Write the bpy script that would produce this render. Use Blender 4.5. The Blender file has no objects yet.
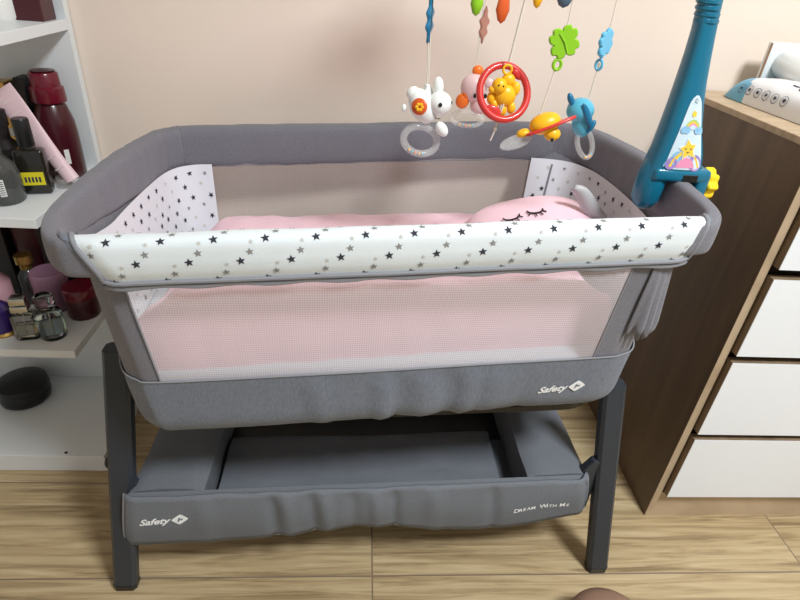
import bpy, bmesh, math, random
from mathutils import Vector, Matrix, noise
S = bpy.context.scene
COL = S.collection
PI = math.pi
random.seed(7)

# ------------------------------------------------------------------ camera
cam = bpy.data.cameras.new('camera'); camo = bpy.data.objects.new('camera', cam); COL.objects.link(camo)
cam.sensor_width = 36.0; cam.lens = 24.75; cam.clip_start = 0.02
rgt = (0.99598, -0.05393, 0.0715); dwn = (0.03231, -0.52822, -0.84849); fwd = (0.08353, 0.8474, -0.52435)
camo.matrix_world = Matrix(((rgt[0], -dwn[0], -fwd[0], 0), (rgt[1], -dwn[1], -fwd[1], 0),
                            (rgt[2], -dwn[2], -fwd[2], 1.1), (0, 0, 0, 1)))
S.camera = camo
# ------------------------------------------------------------------ light
W = bpy.data.worlds.new('world'); S.world = W; W.use_nodes = True
bg = W.node_tree.nodes['Background']; bg.inputs[0].default_value = (0.90, 0.95, 1.0, 1); bg.inputs[1].default_value = 0.40
la = bpy.data.lights.new('ceiling_lamp', 'AREA'); la.shape = 'DISK'; la.size = 0.55; la.energy = 76; la.color = (0.935, 0.975, 1.0)
lo = bpy.data.objects.new('ceiling_lamp', la); COL.objects.link(lo)
lo.location = (1.0, -0.35, 2.5)
S.view_settings.view_transform = 'Standard'; S.view_settings.look = 'None'
S.view_settings.exposure = 0.0; S.view_settings.gamma = 1.0; S.view_settings.use_curve_mapping = False

# ------------------------------------------------------------------ materials
def lin(c):
    return tuple(((v/255)/12.92 if v/255 <= 0.04045 else ((v/255+0.055)/1.055)**2.4) for v in c)
def mat(name, rgb, rough=0.6, metal=0.0, trans=0.0, ior=1.45, bump=0, bscale=300, var=0, vscale=8, sheen=0, coat=0, alpha=1, stretch=(1,1,1)):
    m = bpy.data.materials.new(name); m.use_nodes = True
    nt = m.node_tree; b = nt.nodes['Principled BSDF']; c = lin(rgb) + (1,)
    b.inputs['Base Color'].default_value = c; b.inputs['Roughness'].default_value = rough
    b.inputs['Metallic'].default_value = metal; b.inputs['Transmission Weight'].default_value = trans
    b.inputs['IOR'].default_value = ior; b.inputs['Sheen Weight'].default_value = sheen
    b.inputs['Coat Weight'].default_value = coat; b.inputs['Alpha'].default_value = alpha
    if bump or var:
        tc = nt.nodes.new('ShaderNodeTexCoord'); mp = nt.nodes.new('ShaderNodeMapping'); mp.inputs['Scale'].default_value = stretch
        nt.links.new(tc.outputs['Object'], mp.inputs[0])
    if var:
        n = nt.nodes.new('ShaderNodeTexNoise'); n.inputs['Scale'].default_value = vscale; n.inputs['Detail'].default_value = 5
        nt.links.new(mp.outputs[0], n.inputs['Vector'])
        mx = nt.nodes.new('ShaderNodeMix'); mx.data_type = 'RGBA'
        mx.inputs[6].default_value = tuple(v*(1-var) for v in c[:3]) + (1,); mx.inputs[7].default_value = tuple(min(1, v*(1+var)) for v in c[:3]) + (1,)
        mr = nt.nodes.new('ShaderNodeMapRange'); mr.inputs[1].default_value = 0.3; mr.inputs[2].default_value = 0.7
        nt.links.new(n.outputs[0], mr.inputs[0]); nt.links.new(mr.outputs[0], mx.inputs[0]); nt.links.new(mx.outputs[2], b.inputs['Base Color'])
    if bump:
        n2 = nt.nodes.new('ShaderNodeTexNoise'); n2.inputs['Scale'].default_value = bscale; n2.inputs['Detail'].default_value = 3
        nt.links.new(mp.outputs[0], n2.inputs['Vector'])
        bp = nt.nodes.new('ShaderNodeBump'); bp.inputs['Strength'].default_value = bump; bp.inputs['Distance'].default_value = 0.002
        nt.links.new(n2.outputs[0], bp.inputs['Height']); nt.links.new(bp.outputs[0], b.inputs['Normal'])
    return m

def net_mat(name, rgb, period, cover):
    """woven net: little round see-through holes between threads"""
    m = bpy.data.materials.new(name); m.use_nodes = True; nt = m.node_tree; N = nt.nodes; L = nt.links
    b = N['Principled BSDF']; b.inputs['Base Color'].default_value = lin(rgb) + (1,); b.inputs['Roughness'].default_value = 0.8
    out = N['Material Output']
    tc = N.new('ShaderNodeTexCoord'); sp = N.new('ShaderNodeSeparateXYZ'); L.new(tc.outputs['Object'], sp.inputs[0])
    def mth(op, a, bb=None):
        n = N.new('ShaderNodeMath'); n.operation = op
        for i, v in enumerate((a, bb)):
            if v is None: continue
            if isinstance(v, (int, float)): n.inputs[i].default_value = v
            else: L.new(v, n.inputs[i])
        return n.outputs[0]
    k = 2*PI/period
    a = mth('SINE', mth('MULTIPLY', mth('ADD', sp.outputs[0], mth('MULTIPLY', sp.outputs[2], 0.85)), k))
    c = mth('SINE', mth('MULTIPLY', mth('SUBTRACT', sp.outputs[0], mth('MULTIPLY', sp.outputs[2], 0.85)), k))
    s = mth('MULTIPLY', a, c)
    mr = N.new('ShaderNodeMapRange'); mr.inputs[1].default_value = -0.35; mr.inputs[2].default_value = 0.35
    mr.inputs[3].default_value = cover[0]; mr.inputs[4].default_value = cover[1]; L.new(s, mr.inputs[0])
    tr = N.new('ShaderNodeBsdfTransparent'); mx = N.new('ShaderNodeMixShader')
    L.new(mr.outputs[0], mx.inputs[0]); L.new(tr.outputs[0], mx.inputs[1]); L.new(b.outputs[0], mx.inputs[2]); L.new(mx.outputs[0], out.inputs[0])
    return m

def wood_mat(name, c1, c2, rough, axis_scale, scale=6, bump=0.15):
    m = bpy.data.materials.new(name); m.use_nodes = True; nt = m.node_tree; N = nt.nodes; L = nt.links
    b = N['Principled BSDF']; b.inputs['Roughness'].default_value = rough
    tc = N.new('ShaderNodeTexCoord'); mp = N.new('ShaderNodeMapping'); mp.inputs['Scale'].default_value = axis_scale
    L.new(tc.outputs['Object'], mp.inputs[0])
    n = N.new('ShaderNodeTexNoise'); n.inputs['Scale'].default_value = scale; n.inputs['Detail'].default_value = 8; n.inputs['Distortion'].default_value = 0.6
    L.new(mp.outputs[0], n.inputs['Vector'])
    r = N.new('ShaderNodeValToRGB'); r.color_ramp.elements[0].position = 0.34; r.color_ramp.elements[1].position = 0.68
    r.color_ramp.elements[0].color = lin(c1) + (1,); r.color_ramp.elements[1].color = lin(c2) + (1,)
    L.new(n.outputs[0], r.inputs[0]); L.new(r.outputs[0], b.inputs['Base Color'])
    bp = N.new('ShaderNodeBump'); bp.inputs['Strength'].default_value = bump; bp.inputs['Distance'].default_value = 0.001
    L.new(n.outputs[0], bp.inputs['Height']); L.new(bp.outputs[0], b.inputs['Normal'])
    return m

def floor_mat():
    m = bpy.data.materials.new('wood_look_tile'); m.use_nodes = True; nt = m.node_tree; N = nt.nodes; L = nt.links
    b = N['Principled BSDF']; b.inputs['Roughness'].default_value = 0.42
    tc = N.new('ShaderNodeTexCoord')
    def brick(loc, w, h, mortar, off, freq=2):
        mp = N.new('ShaderNodeMapping'); mp.inputs['Location'].default_value = loc; L.new(tc.outputs['Object'], mp.inputs[0])
        k = N.new('ShaderNodeTexBrick'); k.offset = off; k.offset_frequency = freq; k.inputs['Scale'].default_value = 1
        k.inputs['Brick Width'].default_value = w; k.inputs['Row Height'].default_value = h; k.inputs['Mortar Size'].default_value = mortar
        k.inputs['Mortar Smooth'].default_value = 0.2; k.inputs['Bias'].default_value = 0
        k.inputs['Color1'].default_value = (0, 0, 0, 1); k.inputs['Color2'].default_value = (1, 1, 1, 1); k.inputs['Mortar'].default_value = (0.5, 0.5, 0.5, 1)
        L.new(mp.outputs[0], k.inputs['Vector']); return k
    tile = brick((-0.057 + 0.973*4, -0.675 + 0.237*8, 0), 0.973, 0.237, 0.0018, 0.0)
    strip = brick((-0.057 + 0.973*4, -0.675 + 0.237*8, 0), 0.973, 0.1185, 0.0005, 0.0)
    # grain
    mp = N.new('ShaderNodeMapping'); mp.inputs['Scale'].default_value = (1.2, 22, 1); 
    vm = N.new('ShaderNodeVectorMath'); vm.operation = 'ADD'
    sc = N.new('ShaderNodeVectorMath'); sc.operation = 'SCALE'; sc.inputs[3].default_value = 7.3
    L.new(strip.outputs['Color'], sc.inputs[0]); L.new(tc.outputs['Object'], mp.inputs[0]); L.new(mp.outputs[0], vm.inputs[0]); L.new(sc.outputs[0], vm.inputs[1])
    n = N.new('ShaderNodeTexNoise'); n.inputs['Scale'].default_value = 2.6; n.inputs['Detail'].default_value = 9; n.inputs['Roughness'].default_value = 0.66; n.inputs['Distortion'].default_value = 0.8
    L.new(vm.outputs[0], n.inputs['Vector'])
    r = N.new('ShaderNodeValToRGB'); e = r.color_ramp.elements
    e[0].position = 0.33; e[0].color = lin((130, 110, 80)) + (1,); e[1].position = 0.70; e[1].color = lin((200, 182, 147)) + (1,)
    x = e.new(0.5); x.color = lin((176, 155, 118)) + (1,)
    L.new(n.outputs[0], r.inputs[0])
    # printed strips tint
    hs = N.new('ShaderNodeHueSaturation'); L.new(r.outputs[0], hs.inputs['Color'])
    mr = N.new('ShaderNodeMapRange'); mr.inputs[3].default_value = 0.95; mr.inputs[4].default_value = 1.05
    L.new(strip.outputs['Color'], mr.inputs[0]); L.new(mr.outputs[0], hs.inputs['Value'])
    m1 = N.new('ShaderNodeMix'); m1.data_type = 'RGBA'; m1.inputs[7].default_value = lin((128, 100, 68)) + (1,)
    ml = N.new('ShaderNodeMath'); ml.operation = 'MULTIPLY'; ml.inputs[1].default_value = 0.3
    L.new(strip.outputs['Fac'], ml.inputs[0]); L.new(ml.outputs[0], m1.inputs[0]); L.new(hs.outputs[0], m1.inputs[6])
    m2 = N.new('ShaderNodeMix'); m2.data_type = 'RGBA'; m2.inputs[7].default_value = lin((125, 108, 90)) + (1,)
    L.new(tile.outputs['Fac'], m2.inputs[0]); L.new(m1.outputs[2], m2.inputs[6]); L.new(m2.outputs[2], b.inputs['Base Color'])
    bp = N.new('ShaderNodeBump'); bp.inputs['Strength'].default_value = 0.4; bp.inputs['Distance'].default_value = 0.002; bp.invert = True
    L.new(tile.outputs['Fac'], bp.inputs['Height']); L.new(bp.outputs[0], b.inputs['Normal'])
    return m

M = {}
M['wall'] = mat('cream_paint', (237, 222, 208), 0.75, bump=0.08, bscale=90, var=0.02, vscale=2)
M['ceil'] = mat('white_paint', (235, 232, 226), 0.8, var=0.01)
M['floor'] = floor_mat()
M['grey'] = mat('heather_grey_fabric', (115, 115, 123), 0.9, bump=0.35, bscale=900, var=0.14, vscale=420, sheen=0.15)
M['greyb'] = mat('blue_grey_fabric', (112, 119, 131), 0.9, bump=0.35, bscale=700, var=0.13, vscale=300, sheen=0.1, stretch=(1, 1, 0.35))
M['basket'] = mat('slate_fabric', (108, 113, 120), 0.85, bump=0.2, bscale=600, var=0.07, vscale=250)
M['pipe'] = mat('piping_grey', (134, 136, 142), 0.85, bump=0.2, bscale=800)
M['mat_in'] = mat('basket_mat', (104, 109, 117), 0.8, bump=0.15, bscale=120, var=0.05, vscale=30)
M['white'] = mat('white_cotton', (219, 228, 232), 0.9, bump=0.12, bscale=500, var=0.02, vscale=20)
M['linen'] = mat('white_lining', (221, 222, 229), 0.9, bump=0.12, bscale=500)
M['st_d'] = mat('star_charcoal', (48, 50, 60), 0.9); M['st_g'] = mat('star_grey', (138, 138, 136), 0.9); M['st_l'] = mat('star_light', (200, 198, 192), 0.9)
M['net'] = net_mat('front_net', (234, 226, 230), 0.0066, (0.38, 0.56))
M['netb'] = net_mat('back_net', (230, 222, 222), 0.0066, (0.16, 0.28))
M['pink'] = mat('pink_jersey', (238, 202, 214), 0.95, bump=0.15, bscale=250, var=0.03, vscale=25, sheen=0.1)
M['pinkw'] = mat('pink_print_white', (246, 222, 230), 0.95)
M['mattress'] = mat('mattress_cover', (192, 202, 211), 0.85, bump=0.1, bscale=300)
M['leg'] = mat('charcoal_metal', (47, 53, 61), 0.42, var=0.03, vscale=40)
M['black'] = mat('black_plastic', (22, 23, 25), 0.35, var=0.05); M['thread'] = mat('black_thread', (30, 26, 30), 0.8)
M['print'] = mat('logo_white', (236, 240, 242), 0.7)
M['teal'] = mat('teal_plastic', (14, 108, 138), 0.28, coat=0.3, var=0.02)
M['yellow'] = mat('yellow_plastic', (250, 212, 40), 0.35, var=0.02)
M['dress'] = wood_mat('walnut_board', (92, 74, 57), (116, 95, 75), 0.5, (7, 7, 0.7), 3.0, 0.08)
M['oak'] = wood_mat('oak_edge', (172, 150, 122), (196, 175, 146), 0.5, (2, 12, 2), 4)
M['oakd'] = wood_mat('oak_drawer_edge', (120, 100, 78), (142, 122, 97), 0.55, (6, 6, 2), 4)
M['drawer'] = mat('white_lacquer', (231, 236, 241), 0.3, var=0.01)
M['gap'] = mat('dark_carcass', (58, 44, 34), 0.7, var=0.1)
M['shelf'] = mat('white_melamine', (226, 231, 233), 0.4, var=0.01)
def glass(name, rgb, rough=0.03): return mat(name, rgb, rough, trans=1.0, ior=1.45)
M['glass'] = glass('clear_glass', (240, 246, 246)); M['acry'] = mat('clear_acrylic', (240, 240, 238), 0.08, alpha=0.22, coat=0.5)
M['perf'] = glass('pale_blue_perfume', (206, 228, 228)); M['perfy'] = glass('pale_perfume', (236, 238, 220))
M['chrome'] = mat('silver_cap', (205, 205, 200), 0.2, metal=1.0); M['gold'] = mat('gold_foil', (196, 160, 92), 0.35, metal=0.85)
M['burg'] = mat('burgundy_plastic', (104, 14, 36), 0.28, coat=0.3, var=0.05); M['burgd'] = mat('dark_burgundy', (66, 14, 26), 0.3, coat=0.2, var=0.08)
M['olive'] = mat('dark_olive_glass', (34, 32, 26), 0.22, coat=0.4, var=0.06); M['ylab'] = mat('yellow_label', (226, 212, 34), 0.6)
M['smoke'] = mat('smoky_glass', (104, 106, 104), 0.12, trans=0.55, var=0.05)
M['tube'] = mat('pink_tube', (236, 206, 213), 0.4, var=0.03); M['tubel'] = mat('pink_tube_print', (245, 228, 232), 0.5)
M['lilac'] = mat('lilac_tub', (150, 112, 134), 0.35, var=0.08); M['purple'] = mat('purple_glass', (52, 30, 96), 0.2, coat=0.3)
M['dark'] = mat('dark_box', (34, 28, 28), 0.5, var=0.1); M['pinkb'] = mat('dusty_pink_bottle', (196, 150, 160), 0.4)
M['paper'] = mat('white_label', (232, 232, 228), 0.6); M['ink'] = mat('ink', (40, 44, 74), 0.7); M['inkg'] = mat('ink_grey', (120, 120, 132), 0.7)
M['string'] = mat('white_cord', (222, 214, 200), 0.8)
M['tw'] = mat('toy_white', (238, 242, 240), 0.3, coat=0.2); M['tr'] = mat('toy_red', (206, 52, 48), 0.32, coat=0.2); M['to'] = mat('toy_orange', (242, 120, 40), 0.35)
M['ty'] = mat('toy_yellow', (246, 184, 30), 0.35); M['tb'] = mat('toy_blue', (86, 178, 205), 0.3, coat=0.2); M['tdb'] = mat('toy_dark_blue', (22, 110, 150), 0.3, coat=0.2)
M['tg'] = mat('toy_green', (140, 200, 36), 0.3, coat=0.2); M['tsky'] = mat('toy_sky', (96, 186, 226), 0.3, coat=0.2); M['tp'] = mat('toy_pink', (232, 200, 200), 0.35); M['trose'] = mat('toy_rose', (180, 128, 112), 0.4)
M['tor'] = mat('toy_rust', (214, 92, 40), 0.35); M['tslate'] = mat('toy_slate', (84, 104, 128), 0.35)
M['stk'] = mat('sticker_sky', (206, 226, 236), 0.4); M['stp'] = mat('sticker_purple', (160, 134, 196), 0.5); M['stpk'] = mat('sticker_pink', (236, 150, 186), 0.5)
M['sty'] = mat('sticker_yellow', (244, 206, 70), 0.5); M['stg'] = mat('sticker_green', (176, 208, 120), 0.5); M['stc'] = mat('sticker_cloud', (140, 190, 224), 0.5); M['stw'] = mat('sticker_white', (240, 243, 244), 0.5)
M['wpk'] = mat('wipes_film', (232, 234, 236), 0.35, var=0.02); M['wpb'] = mat('wipes_blue', (104, 180, 216), 0.35); M['wpd'] = mat('wipes_deep_blue', (48, 118, 176), 0.35)
M['vinyl'] = mat('white_vinyl', (226, 231, 230), 0.35, var=0.01); M['towel'] = mat('white_towel', (218, 218, 214), 0.95, bump=0.6, bscale=160); M['tan'] = mat('tan_cord', (150, 118, 92), 0.7)
M['beige'] = mat('beige_plush', (186, 160, 134), 0.9, bump=0.4, bscale=200)
M['pouf'] = mat('brown_leather', (146, 116, 98), 0.55, bump=0.15, bscale=150, var=0.05); M['grosgrain'] = mat('silver_grey_satin', (180, 180, 182), 0.4, bump=0.15, bscale=300)

# ------------------------------------------------------------------ mesh builder
class B:
    def __init__(s, *mats): s.bm = bmesh.new(); s.m = list(mats); s.mi = 0
    def use(s, name):
        if name not in s.m: s.m.append(name)
        s.mi = s.m.index(name); return s
    def _f(s, vs):
        try: f = s.bm.faces.new(vs); f.material_index = s.mi; return f
        except ValueError: return None
    def add(s, verts, faces, mx=None):
        vs = [s.bm.verts.new(mx @ Vector(v) if mx else v) for v in verts]
        for f in faces: s._f([vs[i] for i in f])
        return vs
    def box(s, lo, hi, bev=0.0, seg=2, mx=None):
        t = bmesh.new(); bmesh.ops.create_cube(t, size=1)
        for v in t.verts: v.co = Vector([(lo[i]+hi[i])/2 + v.co[i]*(hi[i]-lo[i]) for i in range(3)])
        if bev: bmesh.ops.bevel(t, geom=t.edges[:], offset=bev, segments=seg, affect='EDGES', profile=0.5)
        s._merge(t, mx)
    def _merge(s, t, mx=None):
        t.verts.index_update()
        s.add([v.co.copy() for v in t.verts], [[v.index for v in f.verts] for f in t.faces], mx); t.free()
    def ring_loft(s, rings, closed=True, cap0=True, cap1=True, loop=False):
        vs = [[s.bm.verts.new(p) for p in r] for r in rings]; n = len(rings[0])
        rr = range(len(vs) if loop else len(vs)-1)
        for i in rr:
            a, b = vs[i], vs[(i+1) % len(vs)]
            for j in range(n if closed else n-1):
                k = (j+1) % n; s._f([a[j], a[k], b[k], b[j]])
        if closed and not loop:
            if cap0: s._f(list(reversed(vs[0])))
            if cap1: s._f(vs[-1])
        return vs
    def tube(s, pts, r, seg=8, loop=False):
        pts = [Vector(p) for p in pts]; n = len(pts); rs = r if isinstance(r, (list, tuple)) else [r]*n
        rings = []; up = None
        for i, p in enumerate(pts):
            if loop: t = pts[(i+1) % n] - pts[i-1]
            else: t = pts[min(i+1, n-1)] - pts[max(i-1, 0)]
            t.normalize()
            if up is None: up = Vector((0, 0, 1)) if abs(t.z) < 0.9 else Vector((1, 0, 0))
            x = t.cross(up)
            if x.length < 1e-5: x = t.cross(Vector((0, 1, 0)))
            x.normalize(); up = x.cross(t).normalized()
            rings.append([p + (x*math.cos(2*PI*k/seg) + up*math.sin(2*PI*k/seg))*rs[i] for k in range(seg)])
        s.ring_loft(rings, loop=loop)
    def lathe(s, prof, mx=None, seg=24, sx=1, sy=1):
        rings = []
        for r, z in prof:
            rr = max(r, 1e-5)
            rings.append([(mx @ Vector((rr*sx*math.cos(2*PI*k/seg), rr*sy*math.sin(2*PI*k/seg), z))) if mx else Vector((rr*sx*math.cos(2*PI*k/seg), rr*sy*math.sin(2*PI*k/seg), z)) for k in range(seg)])
        s.ring_loft(rings)
    def ell(s, c, r, mx=None, seg=20, rg=12):
        T = Matrix.Translation(Vector(c)) @ (mx if mx else Matrix()) @ Matrix.Diagonal((r[0], r[1], r[2], 1))
        t = bmesh.new(); bmesh.ops.create_uvsphere(t, u_segments=seg, v_segments=rg, radius=1); s._merge(t, T)
    def prism(s, outline, d0, d1, mp, bev=0):
        """outline (u,v) extruded from depth d0 to d1; mp(u,v,d) -> point"""
        n = len(outline)
        if bev:
            cx = sum(p[0] for p in outline)/n; cy = sum(p[1] for p in outline)/n
            def inset(q):
                o = []
                for i in range(n):
                    p = Vector(outline[i]); a = Vector(outline[i-1]); c = Vector(outline[(i+1) % n])
                    nn = (c - a); nn = Vector((nn.y, -nn.x)); nn.normalize()
                    if nn.dot(p - Vector((cx, cy))) > 0: nn = -nn
                    o.append(p + nn*q)
                return o
            ins = inset(bev); lv = [(ins, d0), (outline, d0+bev), (outline, d1-bev), (ins, d1)]
        else: lv = [(outline, d0), (outline, d1)]
        s.ring_loft([[Vector(mp(p[0], p[1], d)) for p in o] for o, d in lv])
    def flat(s, outline, mp): s._f([s.bm.verts.new(mp(*p)) for p in outline])
    def text(s, body, size, mp, shear=0.0, bold=0.0, align='LEFT'):
        cu = bpy.data.curves.new('lettering', 'FONT'); cu.body = body; cu.size = size; cu.shear = shear; cu.offset = bold; cu.align_x = align; cu.resolution_u = 3
        o = bpy.data.objects.new('lettering', cu); COL.objects.link(o)
        me = bpy.data.meshes.new_from_object(o.evaluated_get(bpy.context.evaluated_depsgraph_get()))
        vs = [s.bm.verts.new(mp(v.co.x, v.co.y)) for v in me.vertices]
        for p in me.polygons: s._f([vs[i] for i in p.vertices])
        COL.objects.unlink(o); bpy.data.objects.remove(o); bpy.data.curves.remove(cu); bpy.data.meshes.remove(me)
    def build(s, name, parent=None, smooth=40, sub=0, fix=True, solid=0):
        if fix: bmesh.ops.recalc_face_normals(s.bm, faces=s.bm.faces[:])
        me = bpy.data.meshes.new(name); s.bm.to_mesh(me); s.bm.free()
        for k in s.m: me.materials.append(M[k])
        o = bpy.data.objects.new(name, me); COL.objects.link(o)
        base = None
        if parent:
            root = parent
            off = Vector((0, 0, 0)); p = parent
            while p: off += p.location; p = p.parent
            me.transform(Matrix.Translation(-off)); o.parent = parent
        elif me.vertices:
            xs = [v.co for v in me.vertices]
            off = Vector(((min(v.x for v in xs)+max(v.x for v in xs))/2, (min(v.y for v in xs)+max(v.y for v in xs))/2, min(v.z for v in xs)))
            me.transform(Matrix.Translation(-off)); o.location = off
        if smooth:
            me.polygons.foreach_set('use_smooth', [True]*len(me.polygons)); me.set_sharp_from_angle(angle=math.radians(smooth))
        if solid:
            md = o.modifiers.new('thickness', 'SOLIDIFY'); md.thickness = solid; md.offset = 0
        if sub:
            md = o.modifiers.new('smooth', 'SUBSURF'); md.levels = sub; md.render_levels = sub
        return o
def thing(name, label, cat, loc, group=None):
    o = bpy.data.objects.new(name, None); COL.objects.link(o); o.location = loc; o.empty_display_size = 0.05
    return tag(o, label, cat, group)
def tag(o, label, cat, group=None):
    o['label'] = label; o['category'] = cat
    if group: o['group'] = group
    return o
def struct(o): o['kind'] = 'structure'; return o
def rot(ax, deg): return Matrix.Rotation(math.radians(deg), 4, ax)
def at(x, y, z): return Matrix.Translation((x, y, z))
def catmull(P, n, closed=True):
    P = [Vector(p) for p in P]; out = []; m = len(P)
    for i in range(m if closed else m-1):
        g = lambda k: P[k % m] if closed else P[max(0, min(m-1, k))]
        a, b, c, d = g(i-1), g(i), g(i+1), g(i+2)
        for k in range(n):
            t = k/n
            out.append(0.5*((2*b) + (c-a)*t + (2*a-5*b+4*c-d)*t*t + (3*b-a-3*c+d)*t**3))
    if not closed: out.append(P[-1])
    return out
def star_pts(cx, cy, r, a=0.0, q=0.42): return [(cx + (r if k % 2 == 0 else r*q)*math.sin(a + PI*k/5), cy + (r if k % 2 == 0 else r*q)*math.cos(a + PI*k/5)) for k in range(10)]
def sm(a, b, x): t = max(0, min(1, (x-a)/(b-a))); return t*t*(3-2*t)
def nz(x, y, z=0.0): return noise.noise(Vector((x, y, z)))

# ------------------------------------------------------------------ room
b = B('floor'); b.box((-1.8, -2.2, -0.05), (2.7, 1.3, 0)); struct(b.build('floor', smooth=0))
bpy.data.objects['floor'].data.transform(Matrix.Translation(bpy.data.objects['floor'].location)); bpy.data.objects['floor'].location = (0, 0, 0)
b = B('wall'); b.box((-1.8, 1.26, 0), (2.7, 1.34, 2.6)); struct(b.build('wall_back', smooth=0))
b = B('wall'); b.box((-1.88, -2.2, 0), (-1.8, 1.34, 2.6)); struct(b.build('wall_left', smooth=0))
b = B('wall'); b.box((2.7, -2.2, 0), (2.78, 1.34, 2.6)); struct(b.build('wall_right', smooth=0))
b = B('ceil'); b.box((-1.88, -2.2, 2.6), (2.78, 1.34, 2.68)); struct(b.build('ceiling', smooth=0))

# ------------------------------------------------------------------ dresser
DX, DY, DZ = 0.718, 0.822, 0.903
dr = thing('dresser', 'brown wooden chest of drawers with white drawer fronts right of the crib', 'dresser', (1.1, 1.03, 0))
b = B('dress', 'oak')
b.box((DX, DY+0.0012, 0), (DX+0.016, 1.245, DZ-0.012)); b.use('oak').box((DX, DY, 0), (DX+0.016, DY+0.0012, DZ-0.012)); b.build('side_panel', dr, 0)
b = B('dress'); b.box((1.484, DY, 0), (1.5, 1.245, DZ-0.012)); b.build('side_panel', dr, 0)
b = B('oak'); b.box((DX-0.003, DY-0.004, DZ-0.012), (1.503, 1.25, DZ), 0.001, 1); b.build('top', dr, 0)
b = B('gap'); b.box((DX+0.016, DY+0.03, 0.06), (1.484, 1.24, DZ-0.012)); b.build('carcass', dr, 0)
b = B('oak'); b.box((DX+0.016, DY+0.002, 0.0), (1.484, DY+0.02, 0.082)); b.build('plinth', dr, 0)
for z0, z1 in ((0.088, 0.272), (0.289, 0.481), (0.498, 0.668), (0.688, 0.862)):
    b = B('drawer'); b.box((DX+0.02, DY-0.016, z0), (1.48, DY-0.0145, z1))
    b.use('oakd').box((DX+0.02, DY-0.0145, z0), (1.48, DY+0.004, z1)); b.use('gap').box((DX+0.03, DY+0.004, z0+0.01), (1.47, DY+0.028, z1-0.01))
    b.build('drawer', dr, 0)

# ------------------------------------------------------------------ shelf unit
sh = thing('shelf_unit', 'white open shelving unit against the wall left of the crib', 'shelf', (-0.9, 1.1, 0))
SX = -0.579
b = B('shelf'); b.box((-1.3, 1.238, 0), (SX, 1.257, 1.75)); b.build('back_panel', sh, 0)
b = B('shelf'); b.box((-1.318, 0.948, 0), (-1.3, 1.257, 1.75)); b.build('side_panel', sh, 0)
b = B('shelf'); b.box((-1.3, 0.948, 0), (SX, 1.238, 0.05), 0.001, 1); b.build('plinth', sh, 0)
for z in (0.357, 0.655, 0.955, 1.25, 1.55):
    b = B('shelf'); b.box((-1.3, 0.955, z-0.019), (SX, 1.238, z), 0.001, 1); b.build('shelf_board', sh, 0)

# ------------------------------------------------------------------ crib
def zr(x): return 0.79 + 0.04*(x+0.4)/0.9
crib = thing('bedside_crib', 'grey fabric bedside crib with white star flap, mesh window and low storage basket', 'crib', (0.06, 0.9, 0))
RAIL = [(-0.325, 0.610), (-0.19, 0.616), (0.056, 0.636), (0.328, 0.660), (0.462, 0.668), (0.492, 0.683), (0.511, 0.722), (0.520, 0.80), (0.523, 0.87), (0.5235, 0.95),
        (0.522, 1.03), (0.514, 1.11), (0.492, 1.172), (0.455, 1.208), (0.40, 1.217), (0.197, 1.205), (0.03, 1.187), (-0.125, 1.171), (-0.33, 1.146),
        (-0.372, 1.132), (-0.394, 1.10), (-0.402, 1.03), (-0.405, 0.93), (-0.406, 0.84), (-0.402, 0.745), (-0.394, 0.69), (-0.376, 0.645), (-0.352, 0.619)]
RP = [Vector((p.x, p.y)) for p in catmull([(x, y, 0) for x, y in RAIL], 8)]
def frame(i):
    t = (RP[(i+1) % len(RP)] - RP[i-1]).normalized(); return Vector((t.y, -t.x))      # outward
def section(th, h, k=28):
    out = []
    for j in range(k):
        a = 2*PI*j/k; c, s_ = math.cos(a), math.sin(a)
        e = 0.55; x = math.copysign(abs(c)**e, c)*th/2; y = math.copysign(abs(s_)**e, s_)*h/2 - h/2
        out.append((x, y))
    return out
rings = []
for i, p in enumerate(RP):
    n = frame(i); w = sm(0.65, 0.98, p.y); th = 0.024+0.012*w; h = 0.050+0.034*w
    ring = []
    for d, z in section(th, h):
        q = p + n*d; a = 0.0022*math.sin(p.x*330+z*22)*math.exp(-((p.x+0.21)/0.075)**2)*sm(1.1, 1.14, p.y)*(1 if d < 0 else 0) + 0.0016*w*nz(p.x*70, p.y*70, z*8) + 0.002*w*nz(p.x*14, p.y*14, z*9)
        ring.append(Vector((q.x + n.x*a, q.y + n.y*a, zr(p.x) - 0.006*sm(0.9, 1.12, p.y) + z + a*0.4)))
    rings.append(ring)
b = B('grey'); b.ring_loft(rings, loop=True); b.build('rail_padding', crib, 60)
# seam rings round the padding
for i in (8*18+4, 8*13+4):
    b = B('pipe'); p = RP[i]; n = frame(i); b.tube([Vector((p.x+n.x*d*1.03, p.y+n.y*d*1.03, zr(p.x)-0.006*sm(0.9, 1.12, p.y)+z+0.0004)) for d, z in section(0.0362, 0.084)], 0.0007, 6, loop=True); b.build('seam', crib)

# white star flap over the front rail
FA, FB = Vector((-0.372, 0.6035)), Vector((0.492, 0.6715))
FT = (FB-FA).normalized(); FN = Vector((FT.y, -FT.x)); FL = (FB-FA).length
def fcen(s_): return FA + FT*s_
prof = [(-0.0145, -0.032), (-0.0150, -0.010), (-0.0135, 0.0), (-0.008, 0.0032), (0.0, 0.0036), (0.008, 0.0028), (0.0140, -0.0015), (0.0162, -0.010), (0.0168, -0.028), (0.0150, -0.042), (0.0105, -0.054)]
wl = [0]
for i in range(1, len(prof)): wl.append(wl[-1] + math.dist(prof[i], prof[i-1]))
WT = wl[-1]
def fprof(w):
    w = max(0, min(WT, w))
    for i in range(1, len(prof)):
        if w <= wl[i] + 1e-9:
            t = (w-wl[i-1])/(wl[i]-wl[i-1]); return tuple(prof[i-1][k]*(1-t)+prof[i][k]*t for k in (0, 1))
def fs0(w): return 0.036 + 0.030*sm(0.3, 1.0, w/WT)      # slanted ends
def fs1(w): return FL - 0.016 - 0.012*sm(0.3, 1.0, w/WT)
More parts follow.
